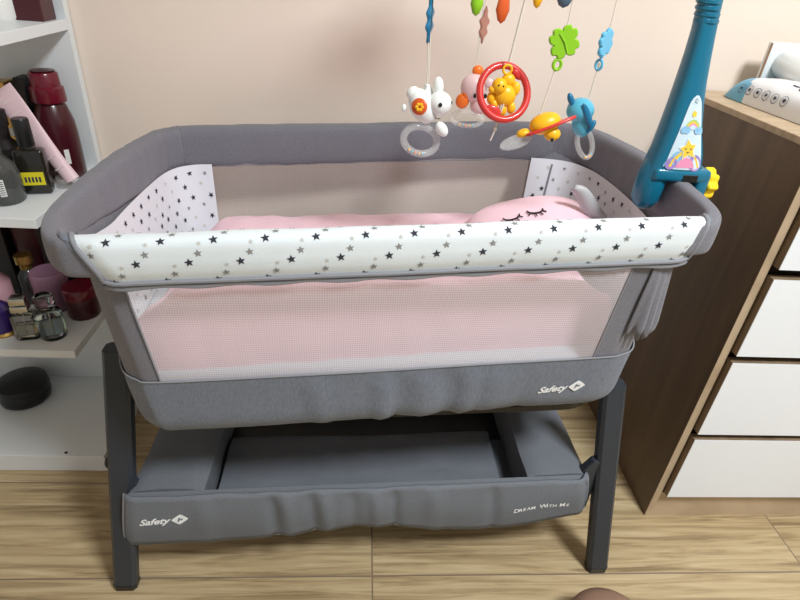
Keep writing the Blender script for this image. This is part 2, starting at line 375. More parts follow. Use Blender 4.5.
def fpos(s_, w, o=0.0):
    s_ = max(fs0(w), min(fs1(w), s_))
    d, z = fprof(w); d0, z0 = fprof(w-0.002); d1, z1 = fprof(w+0.002)
    tx, tz = d1-d0, z1-z0; l = math.hypot(tx, tz) or 1; nx, nz_ = -tz/l, tx/l
    if nx*1 + 0 < 0 and w > 0.05: nx, nz_ = -nx, -nz_
    if w <= 0.05 and nz_ < 0: nx, nz_ = -nx, -nz_
    wob = 0.0012*nz(s_*9, w*12) + 0.0007*nz(s_*30, w*8)
    e = min(s_-fs0(w), fs1(w)-s_); rnd = -0.006*(1-sm(0, 0.02, e))
    d += nx*(o+wob) + (rnd if d > 0 else 0); z += nz_*(o+wob)
    c = fcen(s_) + FN*d
    return Vector((c.x, c.y, zr(c.x) + z))
b = B('white'); ns = 90; nw = 22
b.ring_loft([[fpos(fs0(WT*j/nw) + (fs1(WT*j/nw)-fs0(WT*j/nw))*i/ns, WT*j/nw) for j in range(nw+1)] for i in range(ns+1)], closed=False)
PX = 0.0608; ry = 0.0285; wc = WT - 0.028
for r in range(-4, 3):
    for i in range(-2, 18):
        s0 = 0.05 + PX*(i + (0.5 if r % 2 else 0)); w0 = wc + ry*r
        for ds, dw, rad, k in ((0, 0, 0.0060, 'st_d'), (0.0115, -0.0120, 0.0052, 'st_g'), (-0.017, 0.004, 0.0032, 'st_l')):
            cs, cw = s0+ds, w0+dw
            if cs < fs0(cw)+0.008 or cs > fs1(cw)-0.008 or cw < 0.004 or cw > WT+0.003: continue
            b.use(k).flat([(x, y) for x, y in star_pts(cs, cw, rad, 0.15 + PI)], lambda x, y: fpos(x, y, 0.0006 if y < WT else 0.0004))
b.build('star_flap', crib, 60, fix=False)
b = B('pipe')
edge = [fpos(fs0(WT*j/12), WT*j/12, 0.001) for j in range(3, 13)] + [fpos(fs0(WT)+(fs1(WT)-fs0(WT))*i/60, WT, 0.001)+Vector((0, 0, -0.002)) for i in range(1, 60)] + [fpos(fs1(WT*j/12), WT*j/12, 0.001) for j in range(12, 2, -1)]
b.tube(edge, 0.0032, 8)
low = [fpos(fs0(WT)+(fs1(WT)-fs0(WT))*i/60, WT, 0.0) + Vector((0, 0.003, -0.009 - 0.0015*math.sin(i*0.9))) for i in range(-1, 62)]
b.tube(low, 0.0045, 8); b.build('flap_piping', crib)
# dark grey end tabs where the flap is zipped to the padding
for end in (0, 1):
    b = B('greyb'); rr = []
    for j in range(4, 13):
        w = WT*j/12; p = fpos(fs0(w) if end == 0 else fs1(w), w, 0.0); q = p + Vector((-0.020 if end == 0 else 0.014, 0.010 if end == 0 else 0.012, -0.001))
        rr.append([p, p*0.5+q*0.5+Vector((0, -0.003, 0)), q])
    b.ring_loft(rr, closed=False); b.build('flap_zip_tab', crib, solid=0.002)

# fabric body ------------------------------------------------------
TOP = [(-0.290, 0.612), (-0.12, 0.622), (0.05, 0.634), (0.22, 0.646), (0.388, 0.657), (0.428, 0.664), (0.462, 0.69), (0.503, 0.78), (0.519, 0.90), (0.519, 1.03), (0.505, 1.125), (0.468, 1.188),
       (0.40, 1.213), (0.355, 1.211), (0.12, 1.193), (-0.1, 1.170), (-0.27, 1.150), (-0.350, 1.139), (-0.388, 1.095), (-0.400, 1.0), (-0.402, 0.85), (-0.390, 0.735), (-0.350, 0.652), (-0.322, 0.622)]
BOT = [(-0.262, 0.640), (-0.10, 0.650), (0.05, 0.661), (0.21, 0.676), (0.376, 0.689), (0.428, 0.697), (0.456, 0.722), (0.466, 0.80), (0.470, 0.90), (0.468, 1.02), (0.458, 1.085), (0.42, 1.122),
       (0.37, 1.132), (0.33, 1.130), (0.11, 1.11), (-0.09, 1.09), (-0.25, 1.073), (-0.312, 1.064), (-0.337, 1.035), (-0.346, 0.96), (-0.346, 0.85), (-0.343, 0.73), (-0.328, 0.668), (-0.298, 0.644)]
NS = 12
TP = catmull([(x, y, 0) for x, y in TOP], NS); BP = catmull([(x, y, 0) for x, y in BOT], NS); NP = len(TP)
CEN = Vector((0.06, 0.9, 0))
VS = 0.60
def vs_front(i): return VS
def body(i, v, o=0.0):
    """point on the fabric body: i along the rim, v from 0 (rim) to 1 (underside)"""
    i %= NP; t, bt = TP[i], BP[i]
    p = t*(1-v) + bt*v
    a, c = TP[i-1]*(1-v)+BP[i-1]*v, TP[(i+1) % NP]*(1-v)+BP[(i+1) % NP]*v
    tg = (c-a).normalized(); n = Vector((tg.y, -tg.x, 0))
    zt = zr(p.x)-0.045; zb = 0.432+0.030*(p.x+0.34)/0.78
    z = zt*(1-v)+zb*v
    k = max(0, (v-0.84)/0.16); o2 = o - 0.028*(1-math.sqrt(max(0, 1-k*k)))
    q = p + n*o2; return Vector((q.x, q.y, z))
WI0, WI1 = 0, 4*NS                   # front window columns
BI0, BI1 = 12*NS+2, 16*NS+6              # back window columns
def wr(i, v):
    f = sm(0.05, 0.3, v)
    p = TP[i % NP]
    return f*(0.0022*nz(p.x*10, p.y*10, v*2) + 0.0012*nz(p.x*34, p.y*34, v*2.2))
nv = 12
b = B('grey')
segs = [(WI1, BI0), (BI1, NP)]
for i0, i1 in segs:
    b.ring_loft([[body(i, VS*1.02*j/nv, wr(i, VS*j/nv)) for j in range(nv+1)] for i in range(i0, i1+1)], closed=False)
b.ring_loft([[body(i, VS*1.02*(0.85+0.15*j/3)) for j in range(4)] for i in range(BI0, BI1+1)], closed=False)
b.build('fabric_side', crib, 60)
def bandwr(i, v):
    p = TP[i % NP]; amp = sm(VS, VS+0.08, v)
    fold = 0.0
    if i < 60:
        for c, w_, h_ in ((0.05, 0.012, .006), (0.075, 0.01, -.004), (0.12, 0.014, .005), (0.165, 0.01, -.005), (0.19, 0.013, .005), (0.235, 0.01, .004), (-0.06, 0.016, .004), (0.29, 0.012, -.003)):
            fold += h_*math.exp(-((p.x-c-0.02*(v-0.7))/w_)**2)
    return 0.0028 + amp*(0.0025*nz(p.x*9, p.y*9, v*3) + 0.0012*nz(p.x*40, p.y*40, v*2) + fold*1.1)
b = B('greyb'); nb = 16
rr = [[body(i, VS + (1-VS)*(j/nb)**0.8, bandwr(i, VS+(1-VS)*j/nb)) for i in range(NP)] for j in range(nb+1)]
vv = b.ring_loft(rr, cap0=False, cap1=True)
band = b.build('lower_band', crib, 60)
b = B('pipe'); b.tube([body(i, VS+0.002, 0.0032) for i in range(NP)], 0.0014, 6, loop=True); b.build('seam', crib)
# rigid base board under the fabric
b = B('black'); b.ring_loft([[CEN*0 + Vector((BP[i].x*0.93+0.004, 0.9+(BP[i].y-0.9)*0.88, z)) for i in range(0, NP, 4)] for z in (0.436, 0.448)]); b.build('base_board', crib, 30)
# mesh windows
b = B('net'); b.ring_loft([[body(i, 0.02+VS*j/10, 0.0008) for j in range(11)] for i in range(WI0, WI1+1)], closed=False); b.build('mesh_window', crib, 60)
b = B('netb'); b.ring_loft([[body(i, 0.02+VS*0.84*j/10) for j in range(11)] for i in range(BI0, BI1+1)], closed=False); b.build('mesh_window', crib, 60)
for i in (WI0, WI1):
    b = B('pipe'); b.tube([body(i, VS*j/10, 0.0015) for j in range(1, 11)], 0.0013, 6); b.build('window_binding', crib)
# star lining at the two ends
def lining(i0, i1, name):
    b = B('linen')
    b.ring_loft([[body(i, (lambda v0: v0+(0.72-v0)*j/8)(0.03+0.08*sm(0.68, 0.85, TP[i % NP].y)), -0.007) for j in range(9)] for i in range(i0, i1+1)], closed=False)
    L = [0.0]
    for i in range(i0+1, i1+1): L.append(L[-1] + (body(i, 0.3)-body(i-1, 0.3)).length)
    def pos(u, v):
        u = max(0, min(L[-1]-1e-6, u)); k = max(j for j in range(len(L)) if L[j] <= u); k = min(k, len(L)-2); t = (u-L[k])/(L[k+1]-L[k])
        vv_ = max(0.15, min(0.71, 0.1+v/0.30))
        return body(i0+k, vv_, -0.0078)*(1-t) + body(i0+k+1, vv_, -0.0078)*t
    r = 0; v = 0.02
    while v < 0.2:
        u = 0.012 + (0.018 if r % 2 else 0)
        while u < L[-1]-0.008:
            k = random.choice(('st_d', 'st_d', 'st_g', 'st_l'))
            b.use(k).flat(star_pts(u+random.uniform(-.004, .004), v+random.uniform(-.003, .003), 0.0062 if k == 'st_d' else 0.0048, random.random()), pos); u += 0.036
        v += 0.02; r += 1
    return b.build(name, crib, 60, fix=False)
lining(16*NS+4, NP-4, 'star_lining')
lining(4*NS+4, 12*NS+4, 'star_lining')
b = B('pipe'); b.tube([body(11*NS+5, 0.14+0.5*j/8, -0.009) for j in range(9)], 0.0018, 6); b.build('lining_piping', crib)
# loose fabric tail on the right front corner
rr = []
for k in range(15):
    i = 4*NS+7+k; f = sm(0, 0.45, k/14)
    rr.append([body(i, 0.02+(0.42+0.05*math.sin(k*1.7))*j/8, 0.003+0.012*(j/8)*f + 0.004*math.sin(k*1.5+0.4)*(j/8)*f) + Vector((0.003*(j/8)*f, 0, 0)) for j in range(9)])
b = B('grey'); b.ring_loft(rr, closed=False); b.build('loose_cover_edge', crib, 60, solid=0.0015)
# legs
def leg(foot, top, w=0.043, d=0.030):
    f = Vector(foot); t = Vector(top); b = B('leg')
    def rect(c, ww, dd): 
        e = 0.006; return [c + Vector((x*ww/2, y*dd/2, 0)) for x, y in ((-1+e*2/ww*1, -1), (1-e*2/ww, -1), (1, -1+e*2/dd), (1, 1-e*2/dd), (1-e*2/ww, 1), (-1+e*2/ww, 1), (-1, 1-e*2/dd), (-1, -1+e*2/dd))]
    b.ring_loft([rect(f + Vector((0, 0, 0.014)), w, d), rect(t, w, d)]); o = b.build('leg', crib, 30)
    b = B('black'); b.ring_loft([rect(f, w-0.004, d-0.004), rect(f+Vector((0, 0, 0.004)), w+0.0006, d+0.0006), rect(f+Vector((0, 0, 0.017)), w+0.0006, d+0.0006)]); b.build('foot_cap', o, 30)
LEGS = (((-0.432, 0.662, 0), (-0.382, 0.745, 0.53)), ((0.545, 0.690, 0), (0.486, 0.765, 0.462)), ((-0.432, 1.165, 0), (-0.382, 1.03, 0.53)), ((0.535, 1.215, 0), (0.480, 1.075, 0.53)))
for f, t in LEGS: leg(f, t)
def on_leg(k, z): f, t = Vector(LEGS[k][0]), Vector(LEGS[k][1]); return f + (t-f)*(z/t.z)
# side brackets and cross tubes
for a, c, sg in ((0, 2, 1), (1, 3, -1)):
    p, q = on_leg(a, 0.205), on_leg(c, 0.205); b = B('leg'); b.tube([p, p+Vector((0.05*sg, 0.02, -0.01)), q+Vector((0.05*sg, -0.02, -0.01)), q], 0.008, 10); b.build('basket_bar', crib)
    p, q = on_leg(a, 0.50), on_leg(c, 0.50); b = B('leg'); b.tube([p, q], 0.011, 10); b.build('cross_bar', crib)
for k, sg in ((0, 1), (1, -1)):
    p = on_leg(k, 0.235); b = B('leg')
    out = [(0, -0.075), (0.022, -0.05), (0.034, -0.02), (0.034, 0.03), (0.018, 0.058), (0.0, 0.06)]
    if k == 0: out = [(0, -0.03), (0.008, -0.02), (0.012, -0.005), (0.012, 0.012), (0.006, 0.025), (0.0, 0.028)]
    b.prism(out, 0, 0.018, lambda u, v, d: (p.x + sg*(0.018+u), p.y-0.004+d, p.z+v - 0.0), 0.002)
    b.use('chrome').ell((p.x+sg*(0.036 if k else 0.024), p.y-0.006, p.z-0.005), (0.004, 0.003, 0.004)); b.build('bracket', crib, 30)
# clamp knobs on the outside of the left leg
p = on_leg(0, 0.30); b = B('black'); b.ell((p.x-0.024, p.y, p.z), (0.006, 0.010, 0.012)); b.build('adjust_button', crib)

# storage basket ---------------------------------------------------
bk_b = B('basket')
def basF(x): return 0.668 + 0.042*(x+0.38)/0.85
def basB(x): return 1.04 + 0.045*(x+0.38)/0.85
def btop(x): return 0.256 + 0.006*(x+0.38)/0.85
def bbot(x): return 0.124 + 0.0*(x) + 0.030*math.exp(-((x-0.04)/0.16)**2)*0.9 + 0.035*sm(0.28, 0.47, x) - 0.004*math.exp(-((x-0.2)/0.08)**2)
x0, x1 = -0.392, 0.474
def shell_ring(x):
    yF, yB, zt, zb = basF(x), basB(x), btop(x), max(0.13, bbot(x))
    return [(x, yF+0.02, zb+0.01), (x, yF+0.004, zb+0.012), (x, yF+0.004, zt-0.01), (x, yF+0.012, zt-0.002), (x, yF+0.018, zt-0.01), (x, yF+0.02, 0.165), (x, yB-0.02, 0.165), (x, yB-0.018, zt), (x, yB, zt), (x, yB, zb+0.005)]
bk_b.ring_loft([[Vector(p) for p in shell_ring(x0+(x1-x0)*i/40)] for i in range(41)])
bas = bk_b.build('storage_basket', crib, 35)
# front skirt with folds and piping
def skirt(u, v, o=0.0):
    x = x0-0.004 + (x1-x0+0.004)*u; xd = v*(-0.022*(1-sm(0, 0.4, u)) + 0.022*sm(0.6, 1, u)); zt, zb = btop(x)+0.002, bbot(x)
    sl = 0.012*(1-v) if u < 0.03 else 0
    f = 0.0
    for c, w_, h_ in ((0.30, .012, -.006), (0.33, .014, .005), (0.38, .012, -.006), (0.41, .012, .005), (0.47, .014, -.004), (0.52, .012, .005), (0.56, .01, -.006), (0.78, .012, -.005), (0.16, .02, .003), (0.65, .02, .004)):
        f += h_*math.exp(-((u-c-0.01*(v-0.5))/w_)**2)
    y = basF(x) - 0.002 - 0.006*math.sin(PI*min(1, v)) - 1.5*f*sm(0, 0.25, v)*(1-0.5*v) - 0.002*nz(x*12, v*2) - o
    y += 0.02*(sm(0.97, 1.0, u)**2 + (1-sm(0.0, 0.02, u))*0.4)
    return Vector((x+xd, y, zt + (zb-zt)*v + 0.003*nz(x*25, 3.3)*(1-v)))
b = B('basket'); b.ring_loft([[skirt(i/120, j/10) for j in range(11)] for i in range(121)], closed=False); b.build('front_skirt', bas, 60, solid=0.003)
b = B('pipe'); b.tube([skirt(0, j/8) for j in range(9)] + [skirt(i/80, 1.0, -0.001) for i in range(1, 80)] + [skirt(1, 1-j/8) for j in range(9)], 0.0024, 6); b.build('skirt_piping', bas)
# side pads and floor mat
def pad(xa, xb):
    b = B('basket'); rr = []
    n = 14
    for i in range(n+1):
        t = i/n; rr.append([])
        y0 = lambda x: basF(x)+0.012; 
        xx = [xa + (xb-xa)*k/8 for k in range(9)]
        ring = []
        for k, x in enumerate(xx):
            s_ = k/8; y = y0(x) + (basB(x)-0.004-y0(x))*t
            dz = 0.010*math.sqrt(max(0, 1-(2*s_-1)**4)) - 0.006 + 0.003*nz(x*20, y*16, 1.0)
            ring.append(Vector((x, y, btop(x)+dz - 0.018*t)))
        ring += [Vector((xx[-1], y, 0.166)), Vector((xx[0], y, 0.166))]
        rr[-1] = ring
    b.ring_loft(rr); return b.build('side_pad', bas, 40)
pad(-0.392, -0.262); pad(0.352, 0.474)
b = B('mat_in'); rr = []
for i in range(31):
    x = -0.252 + (0.315+0.252)*i/30; yF, yB = basF(x)+0.03, basF(x)+0.205
    rr.append([Vector((x, yF, 0.168))] + [Vector((x, yF+(yB-yF)*j/12, 0.192+0.004*nz(x*9, j*0.7)+(0.005 if 0 < j < 12 else -0.004))) for j in range(13)] + [Vector((x, yB, 0.168))])
b.ring_loft(rr); b.build('floor_mat', bas, 40)

b = B('black'); b.ring_loft([[Vector((x, basF(x)+0.2, 0.1665)), Vector((x, basB(x)-0.022, 0.1665)), Vector((x, basB(x)-0.0205, 0.24))] for x in (-0.262, 0.0, 0.352)], closed=False); b.build('painted_shade_sheet', bas, 0)  # black sheet behind the mat, painting in the deep shade of the basket
# printed logos (on the band and on the skirt)
def logo(parent, mp, w):
    b = B('print'); k = w/0.075
    b.text('Safety', 0.0205*k, lambda x, y: mp(x*0.98, y, 0.0), shear=0.28, bold=0.0007*k)
    c = 0.0665*k; r = 0.0132*k
    dia = []
    for q in range(4):
        a0 = q*PI/2
        for t in (-0.32, 0, 0.32):
            a = a0+t; rr_ = r*(0.97 if t == 0 else 0.83); dia.append((c+rr_*math.cos(a)*1.1, 0.007*k+rr_*math.sin(a)))
    b.flat(dia, lambda x, y: mp(x, y, 0.0))
    b.use('greyb'); b.text('1', 0.013*k, lambda x, y: mp(c-0.0058*k+x, 0.0025*k+y, 0.0006), shear=0.15, bold=0.0006*k)
    b.text('st', 0.0075*k, lambda x, y: mp(c-0.0008*k+x, 0.0055*k+y, 0.0006), shear=0.15, bold=0.0003*k)
    b.build('printed_logo', parent, 0, fix=False)
bl = []
def band_at(x, z, o):
    best = min(range(WI0, 5*NS+6), key=lambda i: abs(body(i, 0.8).x - x)); i = best
    nb_ = i+1 if body(i, .8).x < x else i-1; t = abs(x-body(i, .8).x)/max(1e-6, abs(body(nb_, .8).x-body(i, .8).x)); t = min(t, 1)
    def vz(ii): 
        zt = body(ii, 0).z; zb = body(ii, 1).z; return max(VS, min(0.84, (zt-z)/(zt-zb)))
    a = body(i, vz(i), bandwr(i, vz(i))+o); c = body(nb_, vz(nb_), bandwr(nb_, vz(nb_))+o)
    return a*(1-t)+c*t
logo(band, lambda x, y, d: band_at(0.306+x, 0.510+x*0.14+y, 0.0016+d), 0.072)
def sk_at(x, z, o):
    u = (x-(x0-0.004))/(x1-x0+0.004); zt, zb = btop(x)+0.002, bbot(x); return skirt(u, (zt-z)/(zt-zb), 0.0026+o)
logo(bas, lambda x, y, d: sk_at(-0.366+x, 0.190+x*0.09+y, d), 0.078)
b = B('print'); xx = 0.322
for ch, sz in zip('DREAM WITH ME', (1.15, .85, .85, .85, .85, 1, 1.15, .85, .85, .85, 1, 1.15, .85)):
    if ch == ' ': xx += 0.0055; continue
    wch = 0.0106*sz*(1.15 if ch in 'MW' else 0.45 if ch == 'I' else 0.85)
    yb = 0.181 + 0.010*math.sin(min(1, (xx-0.322)/0.06)*PI/2) + 0.004*(xx-0.322)/0.11
    b.text(ch, 0.0138*sz, lambda x, y, xx=xx, yb=yb: sk_at(xx+x*0.95, yb+y+x*0.12, 0), shear=0.1, bold=0.0003); xx += wch
b.build('printed_text', bas, 0, fix=False)

# ------------------------------------------------------------------ bedding
b = B('mattress'); rr = []
for z, o in ((0.474, -0.030), (0.482, -0.018), (0.52, -0.013), (0.556, -0.013), (0.566, -0.018), (0.572, -0.034)):
    ring = []
    for i in range(0, NP, 3):
        v = (body(i, 0).z - min(z, 0.57))/(body(i, 0).z-body(i, 1).z); q = body(i, min(v, 0.8), o); ring.append(Vector((q.x, q.y, z+0.012*(q.x+0.3))))
    rr.append(ring)
b.ring_loft(rr); tag(b.build('mattress', None, 50), 'pale grey mattress showing as a thin strip through the mesh under the pink quilt', 'mattress')
def qx(u): return -0.312 + 0.722*u
def quilt(u, s_):
    x = qx(u)
    yf = 0.612 + 0.078*(x+0.3)/0.7 + 0.030; hem = 0.535 + 0.006*x/0.7 + 0.006*math.sin(x*17+1) + 0.004*math.sin(x*41)
    if x > 0.2: hem += 0.02*sm(0.2, 0.4, x)
    lift = 0.03*(x+0.28)/0.6
    ctrl = [(yf+0.004, hem), (yf, hem+0.02), (yf+0.003, 0.640+lift*0.5), (yf+0.020, 0.668+lift*0.6), (yf+0.055, 0.660+lift*0.6), (0.80, 0.634+lift), (0.89, 0.632+lift), (1.0, 0.636+lift), (1.06, 0.632+lift), (1.10, 0.612+lift), (1.11, 0.59+lift*0.5)]
    k = s_*(len(ctrl)-1); i = min(int(k), len(ctrl)-2); t = k-i
    a = [ctrl[max(0, min(len(ctrl)-1, i+j))] for j in (-1, 0, 1, 2)]
    y, z = (0.5*(2*a[1][m]+(a[2][m]-a[0][m])*t+(2*a[0][m]-5*a[1][m]+4*a[2][m]-a[3][m])*t*t+(3*a[1][m]-a[0][m]-3*a[2][m]+a[3][m])*t**3) for m in (0, 1))
    y += 0.045*(x-0.05)*sm(0.5, 0.8, s_)
    e = min(u, 1-u)*0.72; z -= 0.03*(1-sm(0, 0.05, e))*sm(0.1, 0.4, s_)
    z += (0.006*nz(x*9, y*9, 2) + 0.003*nz(x*24, y*24, 5))*sm(0.05, 0.3, s_); y += 0.003*nz(x*20, s_*6, 8) - 0.002*nz(x*45, s_*5, 1)*(1-sm(0.1, 0.35, s_))
    z += 0.0
    return Vector((x, y, z))
b = B('pink'); b.ring_loft([[quilt(i/90, j/60) for j in range(61)] for i in range(91)], closed=False)
for k in range(120):
    u, s_ = random.uniform(0.04, 0.96), random.uniform(0.06, 0.85); r = 0.004
    b.use('pinkw').flat([(u+x*1.0, s_+y) for x, y in star_pts(0, 0, r*1.3, random.random())], lambda x, y: quilt(x, y)+Vector((0, -0.0011 if y < 0.3 else 0, 0.0006 if y < 0.3 else 0.0012)))
tag(b.build('quilt', None, 70, fix=False), 'soft pink quilt with faint stars spread over the crib mattress', 'quilt')
# cushion with a sleeping face
cu = thing('animal_cushion', 'pink cushion with stitched sleeping face and grey ear at the crib right end', 'cushion', (0.345, 0.93, 0.66))
CM = at(0.335, 0.940, 0.680) @ rot('Z', 8) @ rot('X', 8) @ rot('Y', -9)
CR = (0.130, 0.095, 0.050)
b = B('pink'); t = bmesh.new(); bmesh.ops.create_uvsphere(t, u_segments=40, v_segments=24, radius=1)
for v in t.verts:
    x, y, z = v.co; q = (abs(x)**2.6+abs(y)**2.6)**(1/2.6); r = math.hypot(x, y)
    s_ = (r/q if q > 1e-6 else 1); v.co = Vector((x*s_*CR[0], y*s_*CR[1], z*CR[2]*(0.93+0.07*sm(-1, 0.3, x))*(1+0.04*nz(x*3, y*3, z*3))))
b._merge(t, CM); b.build('body', cu, 60)
def onc(x, y): 
    r = min(0.98, abs(x/CR[0])**2.2+abs(y/CR[1])**2.2); return CM @ Vector((x, y, CR[2]*math.sqrt(1-r)+0.002))
for cx in (-0.050, -0.004):
    b = B('thread')
    cy = -0.008 if cx < -0.02 else -0.004; b.tube([onc(cx+0.015*math.cos(a), cy-0.010*math.sin(a)) for a in [PI*k/10 for k in range(11)]], 0.0016, 6)
    for a in (0.5, 1.1, 1.7, 2.4):
        b.tube([onc(cx+0.014*math.cos(a), cy-0.009*math.sin(a)), onc(cx+0.021*math.cos(a), cy-0.002-0.017*math.sin(a))], 0.0012, 6)
    b.build('stitched_eye', cu)
b = B('grosgrain'); ear = []
for i in range(13):
    t = i/12; w_ = 0.018*math.sin(PI*min(1, t*0.93+0.05))**0.7; c = Vector((0.386+0.070*t, 0.93-0.012*t, 0.776-0.055*t+0.005*math.sin(t*7)))
    ear.append([c + Vector((0.50*s_*w_, -0.25*s_*w_ - 0.006*math.cos(s_*2), 0.62*s_*w_)) for s_ in (-1, -0.5, 0, 0.5, 1)])
b.ring_loft(ear, closed=False); b.build('ear', cu, 60, solid=0.008, sub=1)

# ------------------------------------------------------------------ mobile arm
arm = thing('mobile_arm', 'teal plastic mobile arm with rainbow sticker clamped on the right rail', 'mobile arm', (0.525, 0.85, 0.79))
AY = 0.85
SEC = [(0.832, 0.462, 0.553, 0.026), (0.85, 0.464, 0.553, 0.026), (0.875, 0.468, 0.546, 0.025), (0.905, 0.470, 0.533, 0.0235), (0.945, 0.472, 0.521, 0.0205), (0.98, 0.473, 0.513, 0.019), (1.015, 0.4735, 0.507, 0.0172), (1.045, 0.4725, 0.5025, 0.0158), (1.07, 0.470, 0.499, 0.0150), (1.10, 0.466, 0.496, 0.0145)]
def rrect(xa, xb, d, z, e=0.62, k=28):
    cx, hw = (xa+xb)/2, (xb-xa)/2
    return [Vector((cx+math.copysign(abs(math.cos(a))**e, math.cos(a))*hw, AY+math.copysign(abs(math.sin(a))**e, math.sin(a))*d, z)) for a in [2*PI*j/k for j in range(k)]]
b = B('teal'); b.ring_loft([rrect(a, c, d, z) for z, a, c, d in SEC]); b.build('shaft', arm, 50)
b = B('teal')
for z in (1.058, 1.066, 1.074, 1.082): b.ring_loft([[p + Vector((0, 0, 0)) for p in rrect(0.4705-(z-1.058)*0.2-q, 0.5025-(z-1.058)*0.2+q, 0.0158+q, z+dz, 1.0)] for dz, q in ((-0.003, -0.001), (-0.002, 0.0014), (0.002, 0.0014), (0.003, -0.001))])
b.build('neck_ribs', arm, 50)
b = B('teal'); pth = catmull([(0.481, 0.85, 1.095), (0.470, 0.85, 1.16), (0.44, 0.852, 1.25), (0.38, 0.856, 1.31), (0.30, 0.862, 1.33), (0.235, 0.866, 1.325)], 6, False)
b.tube(pth, 0.0135, 14); b.build('curved_tube', arm, 60)
b = B('teal'); b.lathe([(0.0, 0.0), (0.03, 0.0), (0.045, 0.012), (0.042, 0.03), (0.02, 0.045), (0.0, 0.047)], at(0.225, 0.868, 1.285)); b.build('hub', arm, 50)
HUB = Vector((0.225, 0.868, 1.30))
# clamp
b = B('teal')
b.box((0.470, AY-0.027, 0.828), (0.565, AY+0.027, 0.850), 0.007, 4); b.box((0.546, AY-0.026, 0.790), (0.566, AY+0.026, 0.846), 0.006, 3)
b.tube([(0.486, AY, 0.868), (0.483, AY, 0.845), (0.481, AY, 0.82), (0.480, AY, 0.792), (0.480, AY, 0.780), (0.480, AY, 0.774)], [0.016, 0.0225, 0.0235, 0.0225, 0.016, 0.006], 24)
b.build('clamp', arm, 50)
b = B('black'); b.box((0.517, AY-0.0282, 0.830), (0.542, AY-0.026, 0.842), 0.0008, 1); b.build('clamp_slot', arm, 0)
b = B('yellow'); rr = []
for x, q in ((0.566, 0.9), (0.568, 1.0), (0.580, 1.0), (0.584, 0.9)):
    rr.append([Vector((x, AY+q*(0.024+0.0028*math.cos(8*a))*math.cos(a), 0.822+q*(0.024+0.0028*math.cos(8*a))*math.sin(a))) for a in [2*PI*k/64 for k in range(64)]])
b.ring_loft(rr); b.lathe([(0.0, 0.0), (0.006, 0.0), (0.006, 0.03)], at(0.545, AY, 0.822) @ rot('Y', 90)); b.build('screw_knob', arm, 35)
# sticker on the front of the shaft; u in -1..1 across, v 0 (bottom)..1 (top)
def stick(u, v, o=0.0):
    z = 0.850 + 0.111*v; xl = 0.481 + 0.012*v; xr = 0.5445 - 0.038*v; 
    x = (xl+xr)/2 + u*(xr-xl)/2
    for k in range(len(SEC)-1):
        if SEC[k][0] <= z <= SEC[k+1][0]:
            t = (z-SEC[k][0])/(SEC[k+1][0]-SEC[k][0]); a, c, d = (SEC[k][m]*(1-t)+SEC[k+1][m]*t for m in (1, 2, 3)); break
    q = min(0.995, abs((x-(a+c)/2)/((c-a)/2))); y = d*(1-q**(2/0.62))**(0.62/2)
    return Vector((x, AY - y - 0.0007 - o, z))
b = B('stk'); n = 24
b.ring_loft([[stick(-w+2*w*j/16, v) for j in range(17)] for v, w in [(i/n, (1-0.25*(1-sm(0, .05, i/n))) * math.sqrt(max(0.02, 1-max(0, (i/n-0.88)/0.125)**2))) for i in range(n+1)]], closed=False)
st = b.build('sticker', arm, 50, fix=False)
def spt(pts, key, o): bb.use(key).flat(pts, lambda u, v: stick(u, v, o))
def scirc(cu_, cv, r, a0=0, a1=2*PI, n=20):
    def hw(v): return (0.065-0.05*v)/2
    return [(cu_ + r*math.cos(a0+(a1-a0)*k/n)/hw(cv), cv + r*math.sin(a0+(a1-a0)*k/n)/0.103) for k in range(n+1)]
bb = B('stk')
spt(scirc(-0.55, 0.03, 0.017, 0, PI), 'stc', 0.0003); spt(scirc(0.60, 0.10, 0.012), 'stp', 0.0004); spt(scirc(-0.5, 0.16, 0.010), 'stc', 0.0003); spt(scirc(-0.72, 0.08, 0.009), 'stp', 0.0004)
spt(scirc(0.0, 0.02, 0.026, 0.05, PI-0.05), 'sty', 0.0006); spt(scirc(0.05, 0.02, 0.016, 0.05, PI-0.05), 'stpk', 0.0008)
for r, key, o in ((0.0135, 'stg', 0.0004), (0.0110, 'sty', 0.0006), (0.0085, 'stpk', 0.0008), (0.006, 'stk', 0.001)): spt(scirc(0.1, 0.56, r, 0, PI), key, o)
for cu_ in (-0.62, -0.35, 0.55, 0.85): spt(scirc(cu_, 0.55, 0.0052), 'stc', 0.0011)
hw = (0.065-0.05*0.28)/2
for r, key, o in ((0.0165, 'stw', 0.001), (0.0145, 'sty', 0.0013)): spt([(0.05+x/hw, 0.29+y/0.103) for x, y in star_pts(0, 0, r, -0.2, 0.55)], key, o)
for cx in (-0.12, 0.22): spt([(cx+x, 0.30+y) for x, y in ((-0.07, 0), (0, -0.016), (0.07, 0), (0.07, 0.012), (0, -0.004), (-0.07, 0.012))], 'ink', 0.0016)
spt([(0.05+x, 0.255+y) for x, y in ((-0.09, 0), (0, -0.02), (0.09, 0), (0.09, 0.01), (0, -0.006), (-0.09, 0.01))], 'ink', 0.0016)
spt([(0.0+x*60*0.8, 0.78+y*10) for x, y in star_pts(0, 0, 0.004, 0.4)], 'sty', 0.0005); spt(scirc(0.05, 0.76, 0.004), 'sty', 0.0005)
spt([(0.0+x/0.011, 0.93+y/0.103) for x, y in star_pts(0, 0, 0.0042, 0.2, .5)], 'ink', 0.0005); spt([(0.0+x/0.011, 0.93+y/0.103) for x, y in star_pts(0, 0, 0.003, 0.2, .5)], 'stk', 0.0007)
bb.build('sticker_print', st, 0, fix=False)

